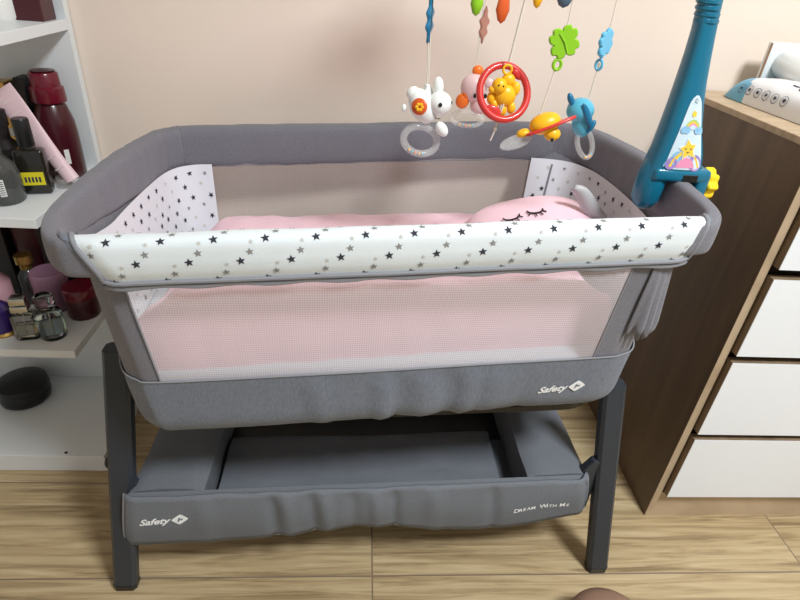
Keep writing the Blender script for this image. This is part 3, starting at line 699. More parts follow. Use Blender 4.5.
# spokes reach from the hub to every strand
STR = {'bunny': (0.075, 0.85), 'bear': (0.196, 1.0), 'ring': (0.2225, 0.82), 'duck': (0.266, 0.80), 'ele': (0.352, 0.87)}
for k, (x, y) in STR.items():
    b = B('teal'); b.tube([HUB, Vector((HUB.x*0.5+x*0.5, HUB.y*0.5+y*0.5, 1.312)), Vector((x, y, 1.29))], [0.007, 0.006, 0.005], 8); b.build('spoke', arm, 60)

# ------------------------------------------------------------------ hanging toys
U = 0.00148
def loc(o, dx, dz, dy=0.0): return (o[0]+dx*U, o[1]+dy, o[2]+dz*U*1.12)
def string(parent, x, y, z0, z1=1.288, r=0.0010, off=0.002):
    b = B('string'); b.tube([(x-off, y, z1), (x-off, y, z0)], r, 6)
    if off: b.tube([(x+off*0.6, y, z1), (x+off*0.2, y, z0)], r, 6)
    b.build('string', parent)
def teether(parent, c, rx, rz, r, M_, beads=True, name='teether_ring'):
    b = B('acry'); b.tube([M_ @ Vector((rx*math.cos(a), 0, rz*math.sin(a))) + Vector(c) for a in [2*PI*k/32 for k in range(32)]], r, 12, loop=True)
    o = b.build(name, parent, 60)
    if beads:
        b = B('ty', 'tb', 'to')
        for k, a in enumerate((4.3, 4.5, 4.7, 4.95, 5.15)):
            b.use(('ty', 'tb', 'to')[k % 3]).ell(M_ @ Vector((rx*math.cos(a), 0, rz*math.sin(a))) + Vector(c), (0.0021,)*3, seg=10, rg=6)
        b.build('rattle_bead', o)
def disc_shape(outline, mp, th, key, parent, name, bev=0.0015):
    b = B(key); b.prism(outline, -th/2, th/2, mp, bev); return b.build(name, parent, 35)
def clover(n, r, ph=0.0, k=60, dep=0.35): return [(r*(1-dep*(0.5-0.5*math.cos(n*a+ph)))*math.cos(a), r*(1-dep*(0.5-0.5*math.cos(n*a+ph)))*math.sin(a)) for a in [2*PI*j/k for j in range(k)]]
def lobes(r, ph=0.0, k=96):
    o = []
    for j in range(k):
        a = 2*PI*j/k; q = abs(math.sin(2*(a-ph)))**0.45; notch = 0.16*math.exp(-((((a-ph) % (PI/2))-PI/4)/0.13)**2)
        rr_ = r*(0.58+0.42*q-notch); o.append((rr_*math.cos(a), rr_*math.sin(a)))
    return o
def flatmap(c, ang=0.0, lean=0.0, sx=1, sz=1):
    R_ = rot('Z', ang) @ rot('Y', lean)
    return lambda u, v, d: Vector(c) + (R_ @ Vector((u*sx, d, v*sz)))

# bunny
bp_ = (0.1015, 0.85, 0.9215)
U = 0.00138
bun = thing('hanging_bunny_toy', 'white bunny toy with orange flower on a string holding a clear ring', 'toy', (0.10, 0.85, 0.85), 'toys on the mobile')
b = B('string'); b.tube([(0.074, 0.85, 1.288), (0.097, 0.85, 0.948)], 0.0010, 6); b.tube([(0.077, 0.85, 1.288), (0.099, 0.85, 0.948)], 0.0010, 6); b.build('string', bun)
b = B('tw'); 
b.ell(loc(bp_, -6, -3), (0.0190, 0.018, 0.0275), rot('Y', -35), 28, 18); b.ell(loc(bp_, 12, 1, -0.004), (0.0180, 0.0175, 0.0175), None, 28, 18)
b.ell(loc(bp_, 9, 16), (0.0078, 0.006, 0.0135), rot('Y', -6)); b.ell(loc(bp_, 0, 10, 0.008), (0.006, 0.006, 0.012), rot('Y', -28))
b.ell(loc(bp_, 17, -23, -0.006), (0.0085, 0.008, 0.0125), rot('Y', -38)); b.ell(loc(bp_, -18, 9), (0.008, 0.008, 0.010), rot('Y', 50)); b.ell(loc(bp_, -26, -6), (0.004, 0.004, 0.006))
b.build('body', bun, 60)
b = B('tor'); b.lathe([(0, -0.002), (0.0115, -0.002), (0.012, 0.0), (0.010, 0.002), (0, 0.0025)], at(*loc(bp_, -11, -1, -0.0195)) @ rot('Z', -20) @ rot('X', 82))
b.use('ty')
for k in range(6): b.ell(Vector(loc(bp_, -11, -1, -0.0225)) + Vector((0.0042*math.cos(k*PI/3), -0.0005, 0.0042*math.sin(k*PI/3))), (0.0026, 0.0015, 0.0026))
b.build('flower_badge', bun, 50)
b = B('thread')
b.ell(loc(bp_, 11, 2, -0.0218), (0.0028, 0.0015, 0.0032)); b.ell(loc(bp_, 24, 3, -0.010), (0.0014, 0.0015, 0.0026))
b.tube([loc(bp_, 10+4*math.cos(a), -8+3*math.sin(a), -0.0215) for a in (3.6, 4.2, 4.8, 5.4)], 0.0006, 6); b.build('face', bun)
teether(bun, loc(bp_, -5, -36), 0.0280, 0.0205, 0.0056, rot('Z', 12) @ rot('Y', 18))
lf = [(0.0045*math.sin(t*PI)*(1+0.35*math.sin(t*22)), 0.032-0.064*t) for t in [i/24 for i in range(25)]]; lf += [(-x, y) for x, y in reversed(lf[1:-1])]
disc_shape(lf, flatmap((0.0925, 0.85, 1.033), 62, -3, 2.4, 1), 0.005, 'tdb', bun, 'leaf_bead')

# pink bear behind
bp_ = (0.196, 1.0, 0.917)
bear = thing('hanging_bear_toy', 'pink bear toy with orange ears hanging behind the red ring', 'toy', (0.196, 1.0, 0.86), 'toys on the mobile')
string(bear, 0.196, 1.0, 0.955)
U = 0.00165
b = B('tp'); b.ell(loc(bp_, 0, 2), (0.023, 0.020, 0.024), None, 28, 18); b.ell(loc(bp_, 9, -13, 0.004), (0.017, 0.016, 0.018)); b.ell(loc(bp_, 14, 8, -0.012), (0.008, 0.005, 0.008)); b.build('body', bear, 60)
b = B('to'); b.ell(loc(bp_, 2, 17), (0.010, 0.007, 0.009)); b.build('ear', bear, 60)
b = B('to'); b.ell(loc(bp_, -11, -10, -0.006), (0.012, 0.008, 0.013)); b.ell(loc(bp_, -8, -4, -0.008), (0.007, 0.006, 0.008)); b.build('arm', bear, 60)
b = B('thread'); b.ell(loc(bp_, 0, -3, -0.021), (0.0032, 0.002, 0.004)); b.ell(loc(bp_, 11, -3, -0.019), (0.0032, 0.002, 0.004)); b.build('face', bear)
teether(bear, loc(bp_, -3, -27), 0.028, 0.012, 0.0040, rot('Z', -10))
disc_shape([(0.0075*math.sin(t*PI)*(1+0.3*math.sin(t*20)), 0.032-0.056*t) for t in [i/20 for i in range(21)]] + [(-0.0075*math.sin(t*PI)*(1+0.3*math.sin(t*20)), 0.032-0.056*t) for t in [i/20 for i in range(19, 0, -1)]], flatmap((0.199, 1.0, 1.015), 20), 0.006, 'trose', bear, 'leaf_bead')
U = 0.00148
# red ring
rc = Vector((0.205, 0.82, 0.949))
rg = thing('hanging_ring_toy', 'red hoop toy with a yellow animal inside on the middle string', 'toy', (0.205, 0.82, 0.89), 'toys on the mobile')
U = 0.00141
b = B('string'); b.tube([(0.2225, 0.82, 1.288), (0.219, 0.82, 1.12), (0.206, 0.82, 0.99)], 0.0018, 8); b.tube([rc+Vector((0.000, -0.006, 0.0)), rc+Vector((-0.004, -0.008, -0.03)), rc+Vector((-0.006, -0.008, -0.052)), rc+Vector((-0.010, -0.006, -0.068))], 0.0012, 6); b.tube([rc+Vector((0.003, -0.008, 0.0)), rc+Vector((-0.006, -0.010, -0.05))], 0.0011, 6)
b.ell(rc+Vector((-0.006, -0.008, -0.05)), (0.0026, 0.0026, 0.003)); b.build('string', rg)
RM = rot('Z', 8) @ rot('X', -24)
b = B('tr'); b.tube([RM @ Vector((0.0365*math.cos(a), 0, 0.0375*math.sin(a))) + rc for a in [2*PI*k/48 for k in range(48)]], 0.0052, 14, loop=True)
b.ell(RM @ Vector((0.020, 0, 0.026)) + rc, (0.011, 0.004, 0.006), rot('Y', 35)); b.ell(RM @ Vector((-0.016, 0, -0.027)) + rc, (0.013, 0.004, 0.009), rot('Y', 25)); b.build('hoop', rg, 60)
b = B('ty'); o = rc
b.ell(o+Vector((0.002, 0, -0.004)), (0.0165, 0.012, 0.016)); b.ell(o+Vector((-0.009, -0.005, 0.009)), (0.011, 0.010, 0.0115)); b.ell(o+Vector((0.004, 0.002, 0.017)), (0.010, 0.007, 0.009))
b.ell(o+Vector((-0.018, -0.006, 0.004)), (0.006, 0.005, 0.005)); b.ell(o+Vector((0.016, 0, 0.006)), (0.007, 0.006, 0.010))
for dx, dz in ((-0.012, -0.018), (0.002, -0.024), (0.014, -0.020), (-0.018, -0.008)): b.ell(o+Vector((dx, -0.002, dz)), (0.006, 0.006, 0.009))
b.tube([o+Vector((0.004*0+0.006*math.cos(a), 0, 0.031+0.006*math.sin(a))) for a in [2*PI*k/16 for k in range(16)]], 0.0018, 8, loop=True); b.build('yellow_animal', rg, 60)
b = B('thread'); b.ell(o+Vector((-0.012, -0.0145, 0.012)), (0.0012,)*3); b.ell(o+Vector((-0.005, -0.0145, 0.011)), (0.0012,)*3); b.build('face', rg)
# duck / bird
dp = (0.265, 0.80, 0.911)
U = 0.0014
du = thing('hanging_bird_toy', 'yellow bird toy with red wing under the green clover', 'toy', (0.262, 0.80, 0.885), 'toys on the mobile')
b = B('string'); b.tube([(0.271, 0.80, 1.288), (0.271, 0.80, 1.02)], 0.0009, 6); b.tube([(0.266, 0.80, 0.985), (0.258, 0.80, 0.925)], 0.0011, 6); b.build('string', du)
DM = rot('Y', -22)
b = B('ty'); b.ell(loc(dp, 2, 2), (0.023, 0.017, 0.015), DM, 28, 18); b.ell(loc(dp, 10, -6, -0.008), (0.012, 0.010, 0.010)); b.ell(loc(dp, -19, -8), (0.010, 0.008, 0.006), DM); b.build('body', du, 60)
b = B('tr'); b.prism([(0.040*math.cos(a)*(1 if math.cos(a) > 0 else 0.85), 0.012*math.sin(a)) for a in [2*PI*k/28 for k in range(28)]], -0.0018, 0.0018, lambda u, v, d: Vector(loc(dp, 4, 1, -0.012)) + (rot('Y', -25) @ rot('X', -12) @ Vector((u, v, d))), 0.0008)
b.build('wing', du, 50)
b = B('thread'); b.ell(loc(dp, 9, -10, -0.0168), (0.0026, 0.0015, 0.0028)); b.ell(loc(dp, 14, -9, -0.014), (0.0014, 0.0015, 0.0018)); b.build('face', du)
b = B('acry'); b.prism([(0.024*math.cos(a), 0.010*math.sin(a)) for a in [2*PI*k/28 for k in range(28)]], -0.003, 0.003, lambda u, v, d: Vector(loc(dp, -26, -16, -0.004)) + (rot('Y', -22) @ rot('X', 55) @ Vector((u, v, d))), 0.0015); b.build('teether_ring', du, 50)
cl = lobes(0.0225, 0.2); disc_shape(cl, flatmap((0.271, 0.80, 1.022), 0, -10), 0.006, 'tg', du, 'clover_bead')
b = B('tg'); b.tube([Vector((0.268+0.0055*math.cos(a), 0.80, 0.9935+0.0065*math.sin(a))) for a in [2*PI*k/16 for k in range(16)]], 0.0024, 8, loop=True)
b.tube([(0.262, 0.7968, 1.032), (0.271, 0.7962, 1.022), (0.278, 0.7968, 1.008)], 0.0011, 6); b.build('clover_loop', du)
# blue elephant-like toy
ep = (0.343, 0.87, 0.921)
U = 0.00155
el = thing('hanging_elephant_toy', 'blue elephant toy with dark fins hanging nearest the teal arm', 'toy', (0.35, 0.87, 0.86), 'toys on the mobile')
b = B('string'); b.tube([(0.360, 0.87, 1.288), (0.358, 0.87, 1.03)], 0.0009, 6); b.tube([(0.355, 0.87, 0.99), (0.352, 0.87, 0.94)], 0.0011, 6); b.build('string', el)
b = B('tb'); b.ell(loc(ep, 0, 0), (0.0215, 0.019, 0.019), None, 28, 18); b.ell(loc(ep, 5, -12, 0), (0.0155, 0.014, 0.021), rot('Y', -18), 24, 14); b.build('body', el, 60)
for q in (((-13, 9, -0.004), (0.005, 0.005, 0.011), -30), ((4, -2, -0.018), (0.0055, 0.004, 0.021), -32), ((12, -12, -0.012), (0.005, 0.004, 0.011), 25)):
    b = B('tdb'); b.ell(loc(ep, *q[0]), q[1], rot('Y', q[2])); b.build('fin', el, 60)
teether(el, loc(ep, 13, -29), 0.0135, 0.025, 0.0042, rot('Y', -28) @ rot('Z', 20), True)
disc_shape(lobes(0.0215, 0.1), flatmap((0.357, 0.87, 1.018), 44, -14), 0.006, 'tsky', el, 'clover_bead')
b = B('tsky'); b.tube([Vector((0.355+0.0035*math.cos(a), 0.87-0.0035*math.cos(a), 0.988+0.007*math.sin(a))) for a in [2*PI*k/16 for k in range(16)]], 0.0022, 8, loop=True); b.build('clover_loop', el)
# short charms just under the hub
def charm(name, label, x, y, z, key, r, outl=None):
    t = thing(name, label, 'charm', (x, y, z-0.03), 'charms under the mobile hub')
    b = B('string'); b.tube([(x, y, z), (x+(HUB.x-x)*0.45, y+(HUB.y-y)*0.45, 1.30)], 0.0009, 6); b.build('string', t)
    b = B(key); b.lathe([(0, -r[2]), (r[0]*0.55, -r[2]*0.8), (r[0], -r[2]*0.2), (r[0]*0.8, r[2]*0.45), (r[0]*0.35, r[2]*0.9), (0, r[2])], at(x, y, z) @ rot('Z', 20), 20, 1, r[1]/r[0]); b.build('bead', t, 60)
charm('hanging_charm', 'small green bean charm at the top left of the mobile', 0.1535, 0.84, 1.060, 'tg', (0.0095, 0.007, 0.018))
charm('hanging_charm', 'rust orange leaf charm between the dusty pink leaf and middle cord', 0.190, 0.84, 1.056, 'tor', (0.0105, 0.006, 0.021))
charm('hanging_charm', 'small amber charm peeking in right of the middle cord', 0.236, 0.84, 1.074, 'ty', (0.0085, 0.006, 0.017))
charm('hanging_charm', 'slate blue charm peeking in above the green clover', 0.273, 0.84, 1.076, 'tslate', (0.014, 0.008, 0.016))

# ------------------------------------------------------------------ things on the dresser
wp = thing('wipes_pack', 'white baby wipes packet with blue ends lying on the dresser edge', 'wipes', (0.83, 1.03, 0.903))
WM = at(0.832, 1.015, 0.904) @ rot('Z', -88)
def wsurf(u, v, o=0.0):
    hl = 0.175; pw = 0.060*(1-0.10*abs(u)**6)*(1 if abs(u) < 0.86 else 1); th = 0.050*(1-abs(u)**9)*0.96+0.002
    x = u*hl; a = v*PI
    y = math.copysign(abs(math.cos(a))**0.55, math.cos(a))*pw; z = th*abs(math.sin(a))**0.6
    w_ = 0.0025*nz(u*6, v*5, 3)
    return WM @ Vector((x, -y, max(0, z + w_*abs(math.sin(a))) + o))
b = B('wpk'); n = 40
rr = []
for i in range(n+1):
    u = -1+2*i/n; rr.append([wsurf(u, j/18) for j in range(19)])
vs = b.ring_loft(rr, closed=True)
for f in b.bm.faces:
    c = WM.inverted() @ f.calc_center_median(); e = c.x + 0.4*c.y
    if c.x < -0.132 - 0.45*c.y: f.material_index = 1
    elif c.x > 0.125 + 0.2*c.y: f.material_index = 2
b.m += ['wpb', 'wpd']; b.build('packet', wp, 60)
pk = B('inkg')
for k in range(6):
    u0 = -0.70 + 0.145*k; c = Vector((u0, 0.13))
    for q in range(20):
        a0, a1 = 2*PI*q/20, 2*PI*(q+1)/20; R0, R1 = 0.0085, 0.0074
        pk.use('inkg').flat([(u0+R0*math.cos(a0)/0.155, 0.11+R0*math.sin(a0)/0.13), (u0+R0*math.cos(a1)/0.155, 0.11+R0*math.sin(a1)/0.13), (u0+R1*math.cos(a1)/0.155, 0.11+R1*math.sin(a1)/0.13), (u0+R1*math.cos(a0)/0.155, 0.11+R1*math.sin(a0)/0.13)], lambda u, v: wsurf(u, v, 0.0012)+(WM.to_3x3() @ Vector((0, -0.0012, 0))))
    s_ = star_pts(0, 0, 0.0045, k, 0.4+0.08*(k % 3)); pk.use('ink').flat([(u0+x/0.155, 0.11+y/0.13) for x, y in s_], lambda u, v: wsurf(u, v, 0.0012)+(WM.to_3x3() @ Vector((0, -0.0012, 0))))
pk.use('ink')
for q, (u0, v0, u1, v1) in enumerate(((-0.15, 0.42, 0.0, 0.44), (0.0, 0.47, 0.04, 0.40), (0.02, 0.36, 0.08, 0.34), (0.12, 0.35, 0.18, 0.33), (0.22, 0.34, 0.28, 0.33), (-0.05, 0.50, 0.05, 0.48))):
    pk.tube([wsurf(u0, v0, 0.0012), wsurf((u0+u1)/2, (v0+v1)/2-0.015, 0.0012), wsurf(u1, v1, 0.0012)], 0.0010, 6)
pk.build('packet_print', wp, 0, fix=False)

cm = thing('changing_mat', 'white padded changing mat with raised edge at the back of the dresser', 'changing mat', (1.02, 1.14, 0.903))
b = B('vinyl'); b.box((0.86, 0.90, 0.904), (1.44, 1.232, 0.935), 0.012, 3)
b.tube([(0.885, 0.93, 0.948), (0.885, 1.08, 0.955), (0.885, 1.205, 0.972), (0.92, 1.215, 0.978), (1.15, 1.215, 0.98), (1.40, 1.215, 0.978)], 0.026, 16); b.build('pad', cm, 50)
b = B('vinyl'); b.box((0.843, 1.20, 0.904), (1.30, 1.212, 1.012), 0.003, 2, at(0, 0, 0)); b.build('backrest', cm, 40)
b = B('tan'); b.tube([(0.842, 1.198, 0.906), (0.842, 1.198, 1.010)], 0.0022, 8); b.build('edge_piping', cm)
b = B('towel'); rr = []
for i in range(21):
    t = i/20; x = 0.915+0.22*t; r = 0.028*(1-abs(2*t-1)**6)**0.5+0.002
    rr.append([Vector((x, 1.09+0.02*t+r*1.15*math.cos(a)*(1+0.08*nz(x*20, a)), 0.966+r*math.sin(a)*(1+0.06*nz(x*25, a, 4)))) for a in [2*PI*k/20 for k in range(20)]])
b.ring_loft(rr); tag(b.build('rolled_towel', None, 60), 'rolled white towel lying on the changing mat', 'towel')
b = B('beige'); b.ell((0.942, 1.185, 1.022), (0.026, 0.014, 0.022)); b.ell((0.925, 1.180, 1.040), (0.009, 0.006, 0.009)); b.ell((0.960, 1.180, 1.040), (0.009, 0.006, 0.009)); tag(b.build('soft_toy', None, 60), 'small beige soft toy at the right edge behind the rolled towel', 'soft toy')

# ------------------------------------------------------------------ things on the shelves
def bottle(name, label, cat, x, y, z, prof, key, cap=None, capk='black', group=None, sx=1, sy=1, rz=0, extra=None):
    t = thing(name, label, cat, (x, y, z), group); T = at(x, y, z) @ rot('Z', rz)
    b = B(key); b.lathe(prof, T, 28, sx, sy); b.build('body', t, 40)
    if cap: b = B(capk); b.lathe(cap, T, 24, sx if sx == sy else 1, 1); b.build('cap', t, 40)
    if extra: extra(t, T)
    return t
G2, G3, G1 = 'bottles on the middle shelf', 'cosmetics on the lower shelf', 'things on the top shelf'
def burg_x(t, T):
    b = B('paper'); b.flat([(0, 0), (0.010, 0), (0.010, 0.030), (0, 0.030)], lambda u, v: T @ Vector((0.0385*math.sin(u*24+0.55), -0.0385*math.cos(u*24+0.55), 0.034+v))); b.build('barcode_label', t, 0, fix=False)
    b = B('burgd'); b.lathe([(0.0, 0.208), (0.02, 0.208), (0.022, 0.212), (0, 0.214)], T); b.build('cap_top', t, 40)
bottle('lotion_bottle', 'tall burgundy bottle with wide flip cap against the shelf back panel', 'bottle', -0.625, 1.192, 0.655,
       [(0, 0), (0.035, 0), (0.038, 0.004), (0.038, 0.09), (0.036, 0.115), (0.028, 0.145), (0.024, 0.152), (0, 0.153)], 'burgd',
       [(0.0, 0.153), (0.031, 0.153), (0.032, 0.156), (0.031, 0.18), (0.027, 0.183), (0.026, 0.206), (0.024, 0.209), (0.0, 0.209)], 'burg', G2, extra=burg_x)
def ol_x(t, T):
    b = B('ylab'); b.flat([(-0.019, 0.020), (0.019, 0.020), (0.019, 0.046), (-0.019, 0.046)], lambda u, v: T @ Vector((u, -0.0158+0.0*u, v))); b.use('ink')
    for k in range(5): b.flat([(-0.015+0.006*k, 0.026), (-0.0115+0.006*k, 0.026), (-0.0115+0.006*k, 0.0265+0.010), (-0.015+0.006*k, 0.0265+0.010)], lambda u, v: T @ Vector((u, -0.0162, v)))
    b.build('yellow_label', t, 0, fix=False)
t = thing('perfume_bottle', 'dark rectangular perfume bottle with black cap and yellow label', 'bottle', (-0.632, 1.085, 0.655), G2); T = at(-0.632, 1.085, 0.655) @ rot('Z', 14)
b = B('olive'); b.box((-0.026, -0.015, 0), (0.026, 0.015, 0.088), 0.006, 3, T); b.box((-0.012, -0.010, 0.086), (0.012, 0.010, 0.096), 0.003, 2, T); b.build('body', t, 40)
b = B('black'); b.lathe([(0, 0.094), (0.014, 0.094), (0.0145, 0.097), (0.0145, 0.142), (0.013, 0.145), (0, 0.145)], T); b.build('cap', t, 40); ol_x(t, T)
def sm_x(t, T):
    b = B('paper'); b.flat([(0.012, 0.02), (0.021, 0.02), (0.021, 0.052), (0.012, 0.052)], lambda u, v: T @ Vector((u, -math.sqrt(0.034**2-u*u)-0.0008, v))); b.use('ink')
    for k in range(7): b.flat([(0.013, 0.023+0.004*k), (0.020, 0.023+0.004*k), (0.020, 0.0245+0.004*k), (0.013, 0.0245+0.004*k)], lambda u, v: T @ Vector((u, -math.sqrt(0.034**2-u*u)-0.0012, v)))
    b.use('gold').flat([(-0.02, 0.012), (0.006, 0.012), (0.006, 0.032), (-0.02, 0.032)], lambda u, v: T @ Vector((u, -math.sqrt(0.034**2-u*u)-0.0008, v))); b.build('barcode_label', t, 0, fix=False)
bottle('perfume_bottle', 'smoky rounded bottle with barcode sticker at the left frame edge', 'bottle', -0.668, 1.035, 0.655, [(0, 0), (0.030, 0), (0.034, 0.005), (0.034, 0.05), (0.030, 0.07), (0.018, 0.085), (0.013, 0.092), (0, 0.093)], 'smoke',
       [(0, 0.092), (0.016, 0.092), (0.016, 0.118), (0, 0.12)], 'smoke', G2, extra=sm_x)
# leaning pink tube with a clear cap
tb = thing('lotion_tube', 'pale pink tube leaning diagonally across the burgundy bottle', 'tube', (-0.60, 1.13, 0.655), G2)
A, Bv = Vector((-0.578, 1.115, 0.672)), Vector((-0.678, 1.128, 0.840)); dirv = (Bv-A).normalized(); side = dirv.cross(Vector((0, 1, 0))).normalized(); up = side.cross(dirv)
rr = []
for i in range(13):
    t_ = i/12; w_ = 0.0145+0.012*sm(0.1, 1, t_); th = 0.011*(1-t_)+0.0012
    rr.append([A + (Bv-A)*t_ + side*w_*math.cos(a) + up*th*math.sin(a) for a in [2*PI*k/20 for k in range(20)]])
b = B('tube'); b.ring_loft(rr); tbo = b.build('body', tb, 50)
b = B('tubel')
for k in range(7):
    c = A + (Bv-A)*(0.15+0.12*k); thk = 0.011*(1-(0.15+0.12*k))+0.0018; b.flat([(-0.008, 0), (0.008, 0), (0.008, 0.002), (-0.008, 0.002)], lambda u, v: c - up*math.copysign(thk, up.y) + side*u*1.3 + dirv*v)
b.build('tube_print', tb, 0, fix=False)
b = B('acry'); b.lathe([(0, 0), (0.019, 0), (0.0195, 0.003), (0.017, 0.020), (0, 0.021)], at(-0.598, 1.125, 0.655)); b.build('clear_cap', tb, 40)
def boxthing(name, label, cat, lo, hi, key, group, stripe=None):
    t = thing(name, label, cat, ((lo[0]+hi[0])/2, (lo[1]+hi[1])/2, lo[2]), group)
    b = B(key); b.box(lo, hi, 0.0015, 1); b.build('carton', t, 30)
    if stripe:
        b = B(stripe); z0 = lo[2]+(hi[2]-lo[2])*0.45; b.box((lo[0]+0.004, lo[1]-0.0008, z0), (hi[0]-0.004, lo[1]+0.0002, z0+0.016)); b.build('printed_band', t, 0)
    return t
boxthing('perfume_box', 'gold perfume carton behind the pink tube', 'box', (-0.745, 1.165, 0.655), (-0.69, 1.20, 0.845), 'gold', G2, 'paper')
boxthing('perfume_box', 'dark perfume carton right of the gold carton', 'box', (-0.683, 1.185, 0.655), (-0.665, 1.225, 0.85), 'dark', G2, 'gold')
bottle('perfume_bottle', 'dark bottle hidden behind the olive bottle with yellow label', 'bottle', -0.69, 1.118, 0.655, [(0, 0), (0.025, 0), (0.026, 0.005), (0.026, 0.08), (0.012, 0.095), (0.012, 0.12), (0, 0.121)], 'dark', [(0, .12), (.015, .12), (.015, .15), (0, .152)], 'dark', G2)
# top shelf
bottle('cream_jar', 'white jar cut by the top left corner of the frame', 'jar', -0.672, 1.185, 0.955, [(0, 0), (0.033, 0), (0.036, 0.005), (0.036, 0.05), (0.033, 0.055), (0, 0.056)], 'paper', [(0, .056), (.035, .056), (.036, .06), (.036, .08), (0, .082)], 'vinyl', G1)
boxthing('perfume_box', 'dark red carton beside the white jar on the top shelf', 'box', (-0.655, 1.175, 0.955), (-0.59, 1.225, 1.06), 'burgd', G1, 'paper')
# lower shelf
def clear_bottle(name, label, x, y, w, h, key, square, capf):
    t = thing(name, label, 'bottle', (x, y, 0.357), G3); T = at(x, y, 0.357) @ rot('Z', 12)
    b = B('glass')
    if square: b.box((-w, -w*0.8, 0), (w, w*0.8, h), 0.005, 3, T)
    else: b.lathe([(0, 0), (w*0.92, 0), (w, 0.004), (w, h-0.008), (w*0.8, h), (w*0.5, h+0.003), (0, h+0.003)], T)
    b.build('body', t, 40); b = B(key)
    if square: b.box((-w+0.004, -w*0.8+0.004, 0.007), (w-0.004, w*0.8-0.004, h*0.62), 0.003, 2, T)
    else: b.lathe([(0, 0.007), (w-0.005, 0.007), (w-0.004, 0.01), (w-0.004, h*0.72), (0, h*0.72)], T)
    b.build('perfume', t, 40); b = B('string'); b.tube([T @ Vector((0, 0, 0.012)), T @ Vector((0.001, 0, h))], 0.001, 6); b.build('dip_tube', t); capf(t, T, h)
def cap_sq(t, T, h):
    b = B('chrome'); b.lathe([(0, 0), (0.009, 0), (0.009, 0.008), (0, 0.008)], T @ at(0, 0, h)); b.box((-0.016, -0.013, h+0.006), (0.016, 0.013, h+0.020), 0.002, 2, T); b.box((-0.015, -0.012, h+0.022), (0.015, 0.012, h+0.038), 0.002, 2, T); b.build('cap', t, 30)
def cap_rd(t, T, h):
    b = B('glass'); b.lathe([(0, h+0.003), (0.015, h+0.003), (0.015, h+0.008), (0.019, h+0.012), (0.0195, h+0.032), (0.017, h+0.035), (0, h+0.035)], T); b.build('cap', t, 40)
clear_bottle('perfume_bottle', 'square clear glass perfume bottle with stacked silver cap', -0.690, 1.003, 0.021, 0.062, 'perfy', True, cap_sq)
clear_bottle('perfume_bottle', 'round clear glass perfume bottle with round clear cap', -0.643, 1.010, 0.0255, 0.066, 'perf', False, cap_rd)
tub = lambda r, h: [(0, 0), (r*0.94, 0), (r, 0.004), (r, h*0.62), (r*0.97, h*0.66)]
lid = lambda r, h: [(0, h*0.64), (r*1.02, h*0.66), (r*1.03, h*0.94), (r*0.95, h), (0, h)]
bottle('cream_tub', 'glossy burgundy tub behind the round clear bottle', 'tub', -0.616, 1.098, 0.357, tub(0.034, 0.075), 'burgd', lid(0.034, 0.075), 'burg', G3)
bottle('cream_tub', 'lilac lidded tub behind the burgundy tub', 'tub', -0.690, 1.125, 0.357, tub(0.036, 0.095), 'lilac', lid(0.036, 0.095), 'lilac', G3)
bottle('cream_tub', 'dark burgundy tub nearest the crib corner at the shelf end', 'tub', -0.606, 1.182, 0.357, tub(0.03, 0.09), 'burgd', lid(0.03, 0.09), 'burgd', G3)
bottle('perfume_bottle', 'purple bottle on a gold foot at the left frame edge', 'bottle', -0.752, 1.02, 0.357, [(0.027, 0.009), (0.027, 0.06), (0.012, 0.075), (0, 0.076)], 'purple', [(0, 0), (0.030, 0), (0.031, 0.004), (0.028, 0.009), (0, 0.0095)], 'gold', G3)
bottle('lotion_bottle', 'dusty pink bottle standing behind the purple bottle', 'bottle', -0.79, 1.095, 0.357, [(0, 0), (0.028, 0), (0.03, 0.005), (0.03, 0.08), (0.016, 0.1), (0.014, 0.112), (0, 0.113)], 'pinkb', [(0, .113), (.017, .113), (.017, .14), (0, .142)], 'pinkb', G3)
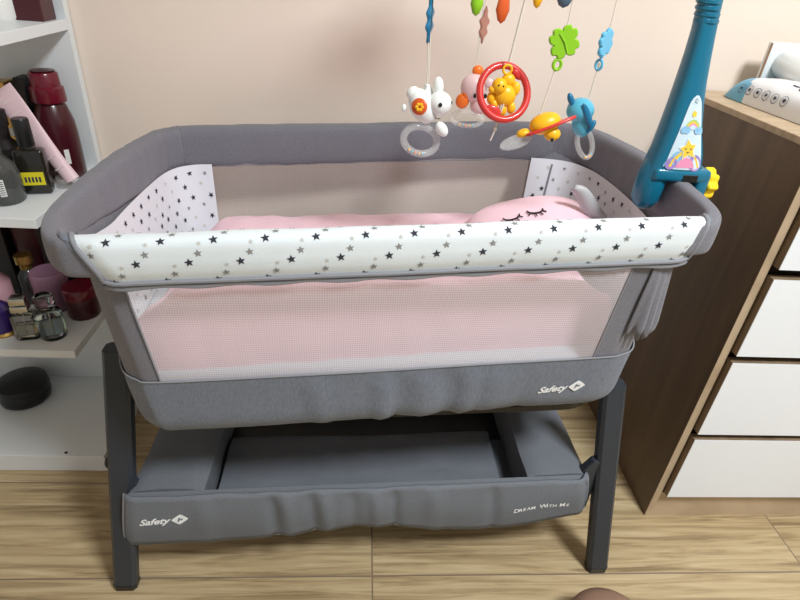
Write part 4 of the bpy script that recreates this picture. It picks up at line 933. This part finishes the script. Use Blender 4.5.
boxthing('perfume_box', 'black carton at the back of the lower shelf', 'box', (-0.72, 1.175, 0.357), (-0.645, 1.228, 0.585), 'dark', G3)
bottle('perfume_bottle', 'small faceted glass bottle with gold collar behind the lilac tub', 'bottle', -0.748, 1.15, 0.357, [(0, 0), (0.022, 0), (0.022, 0.07), (0.010, 0.085), (0, 0.085)], 'smoke', [(0, .085), (.012, .085), (.012, .095), (.018, .10), (.018, .12), (0, .122)], 'gold', G3, sx=1)
boxthing('perfume_box', 'tall dark brown carton at the far left of the lower shelf', 'box', (-0.88, 1.17, 0.357), (-0.79, 1.228, 0.60), 'dark', G3)
boxthing('perfume_box', 'brown carton between the two black cartons on the lower shelf', 'box', (-0.785, 1.19, 0.357), (-0.725, 1.230, 0.56), 'burgd', G3)
boxthing('perfume_box', 'slim dark carton at the open end of the lower shelf', 'box', (-0.638, 1.214, 0.357), (-0.585, 1.234, 0.57), 'dark', G3)
# base
bottle('round_case', 'black round lidded case standing on the bottom shelf', 'case', -0.852, 1.150, 0.05, [(0, 0), (0.052, 0), (0.058, 0.006), (0.060, 0.02), (0.058, 0.034), (0.0, 0.035)], 'black', [(0, 0.035), (0.060, 0.035), (0.0615, 0.038), (0.058, 0.056), (0.040, 0.066), (0.0, 0.069)], 'black')
b = B('dark'); b.ell((-0.668, 0.957, 0.0525), (0.004, 0.003, 0.0025)); tag(b.build('bead', None, 50), 'tiny dark bead lying near the edge of the bottom shelf', 'bead')
# ------------------------------------------------------------------ footstool at the bottom edge
fs = thing('footstool', 'brown rounded footstool top peeking in at the bottom frame edge', 'footstool', (0.492, 0.515, 0))
b = B('pouf'); b.lathe([(0, 0.012), (0.078, 0.012), (0.084, 0.02), (0.086, 0.06), (0.080, 0.085), (0.062, 0.102), (0.035, 0.112), (0, 0.115)], at(0.492, 0.515, 0), 40); b.build('cushion', fs, 50)
b = B('dark'); b.lathe([(0, 0), (0.07, 0), (0.072, 0.003), (0.072, 0.012), (0, 0.012)], at(0.492, 0.515, 0), 40); b.build('base', fs, 50)
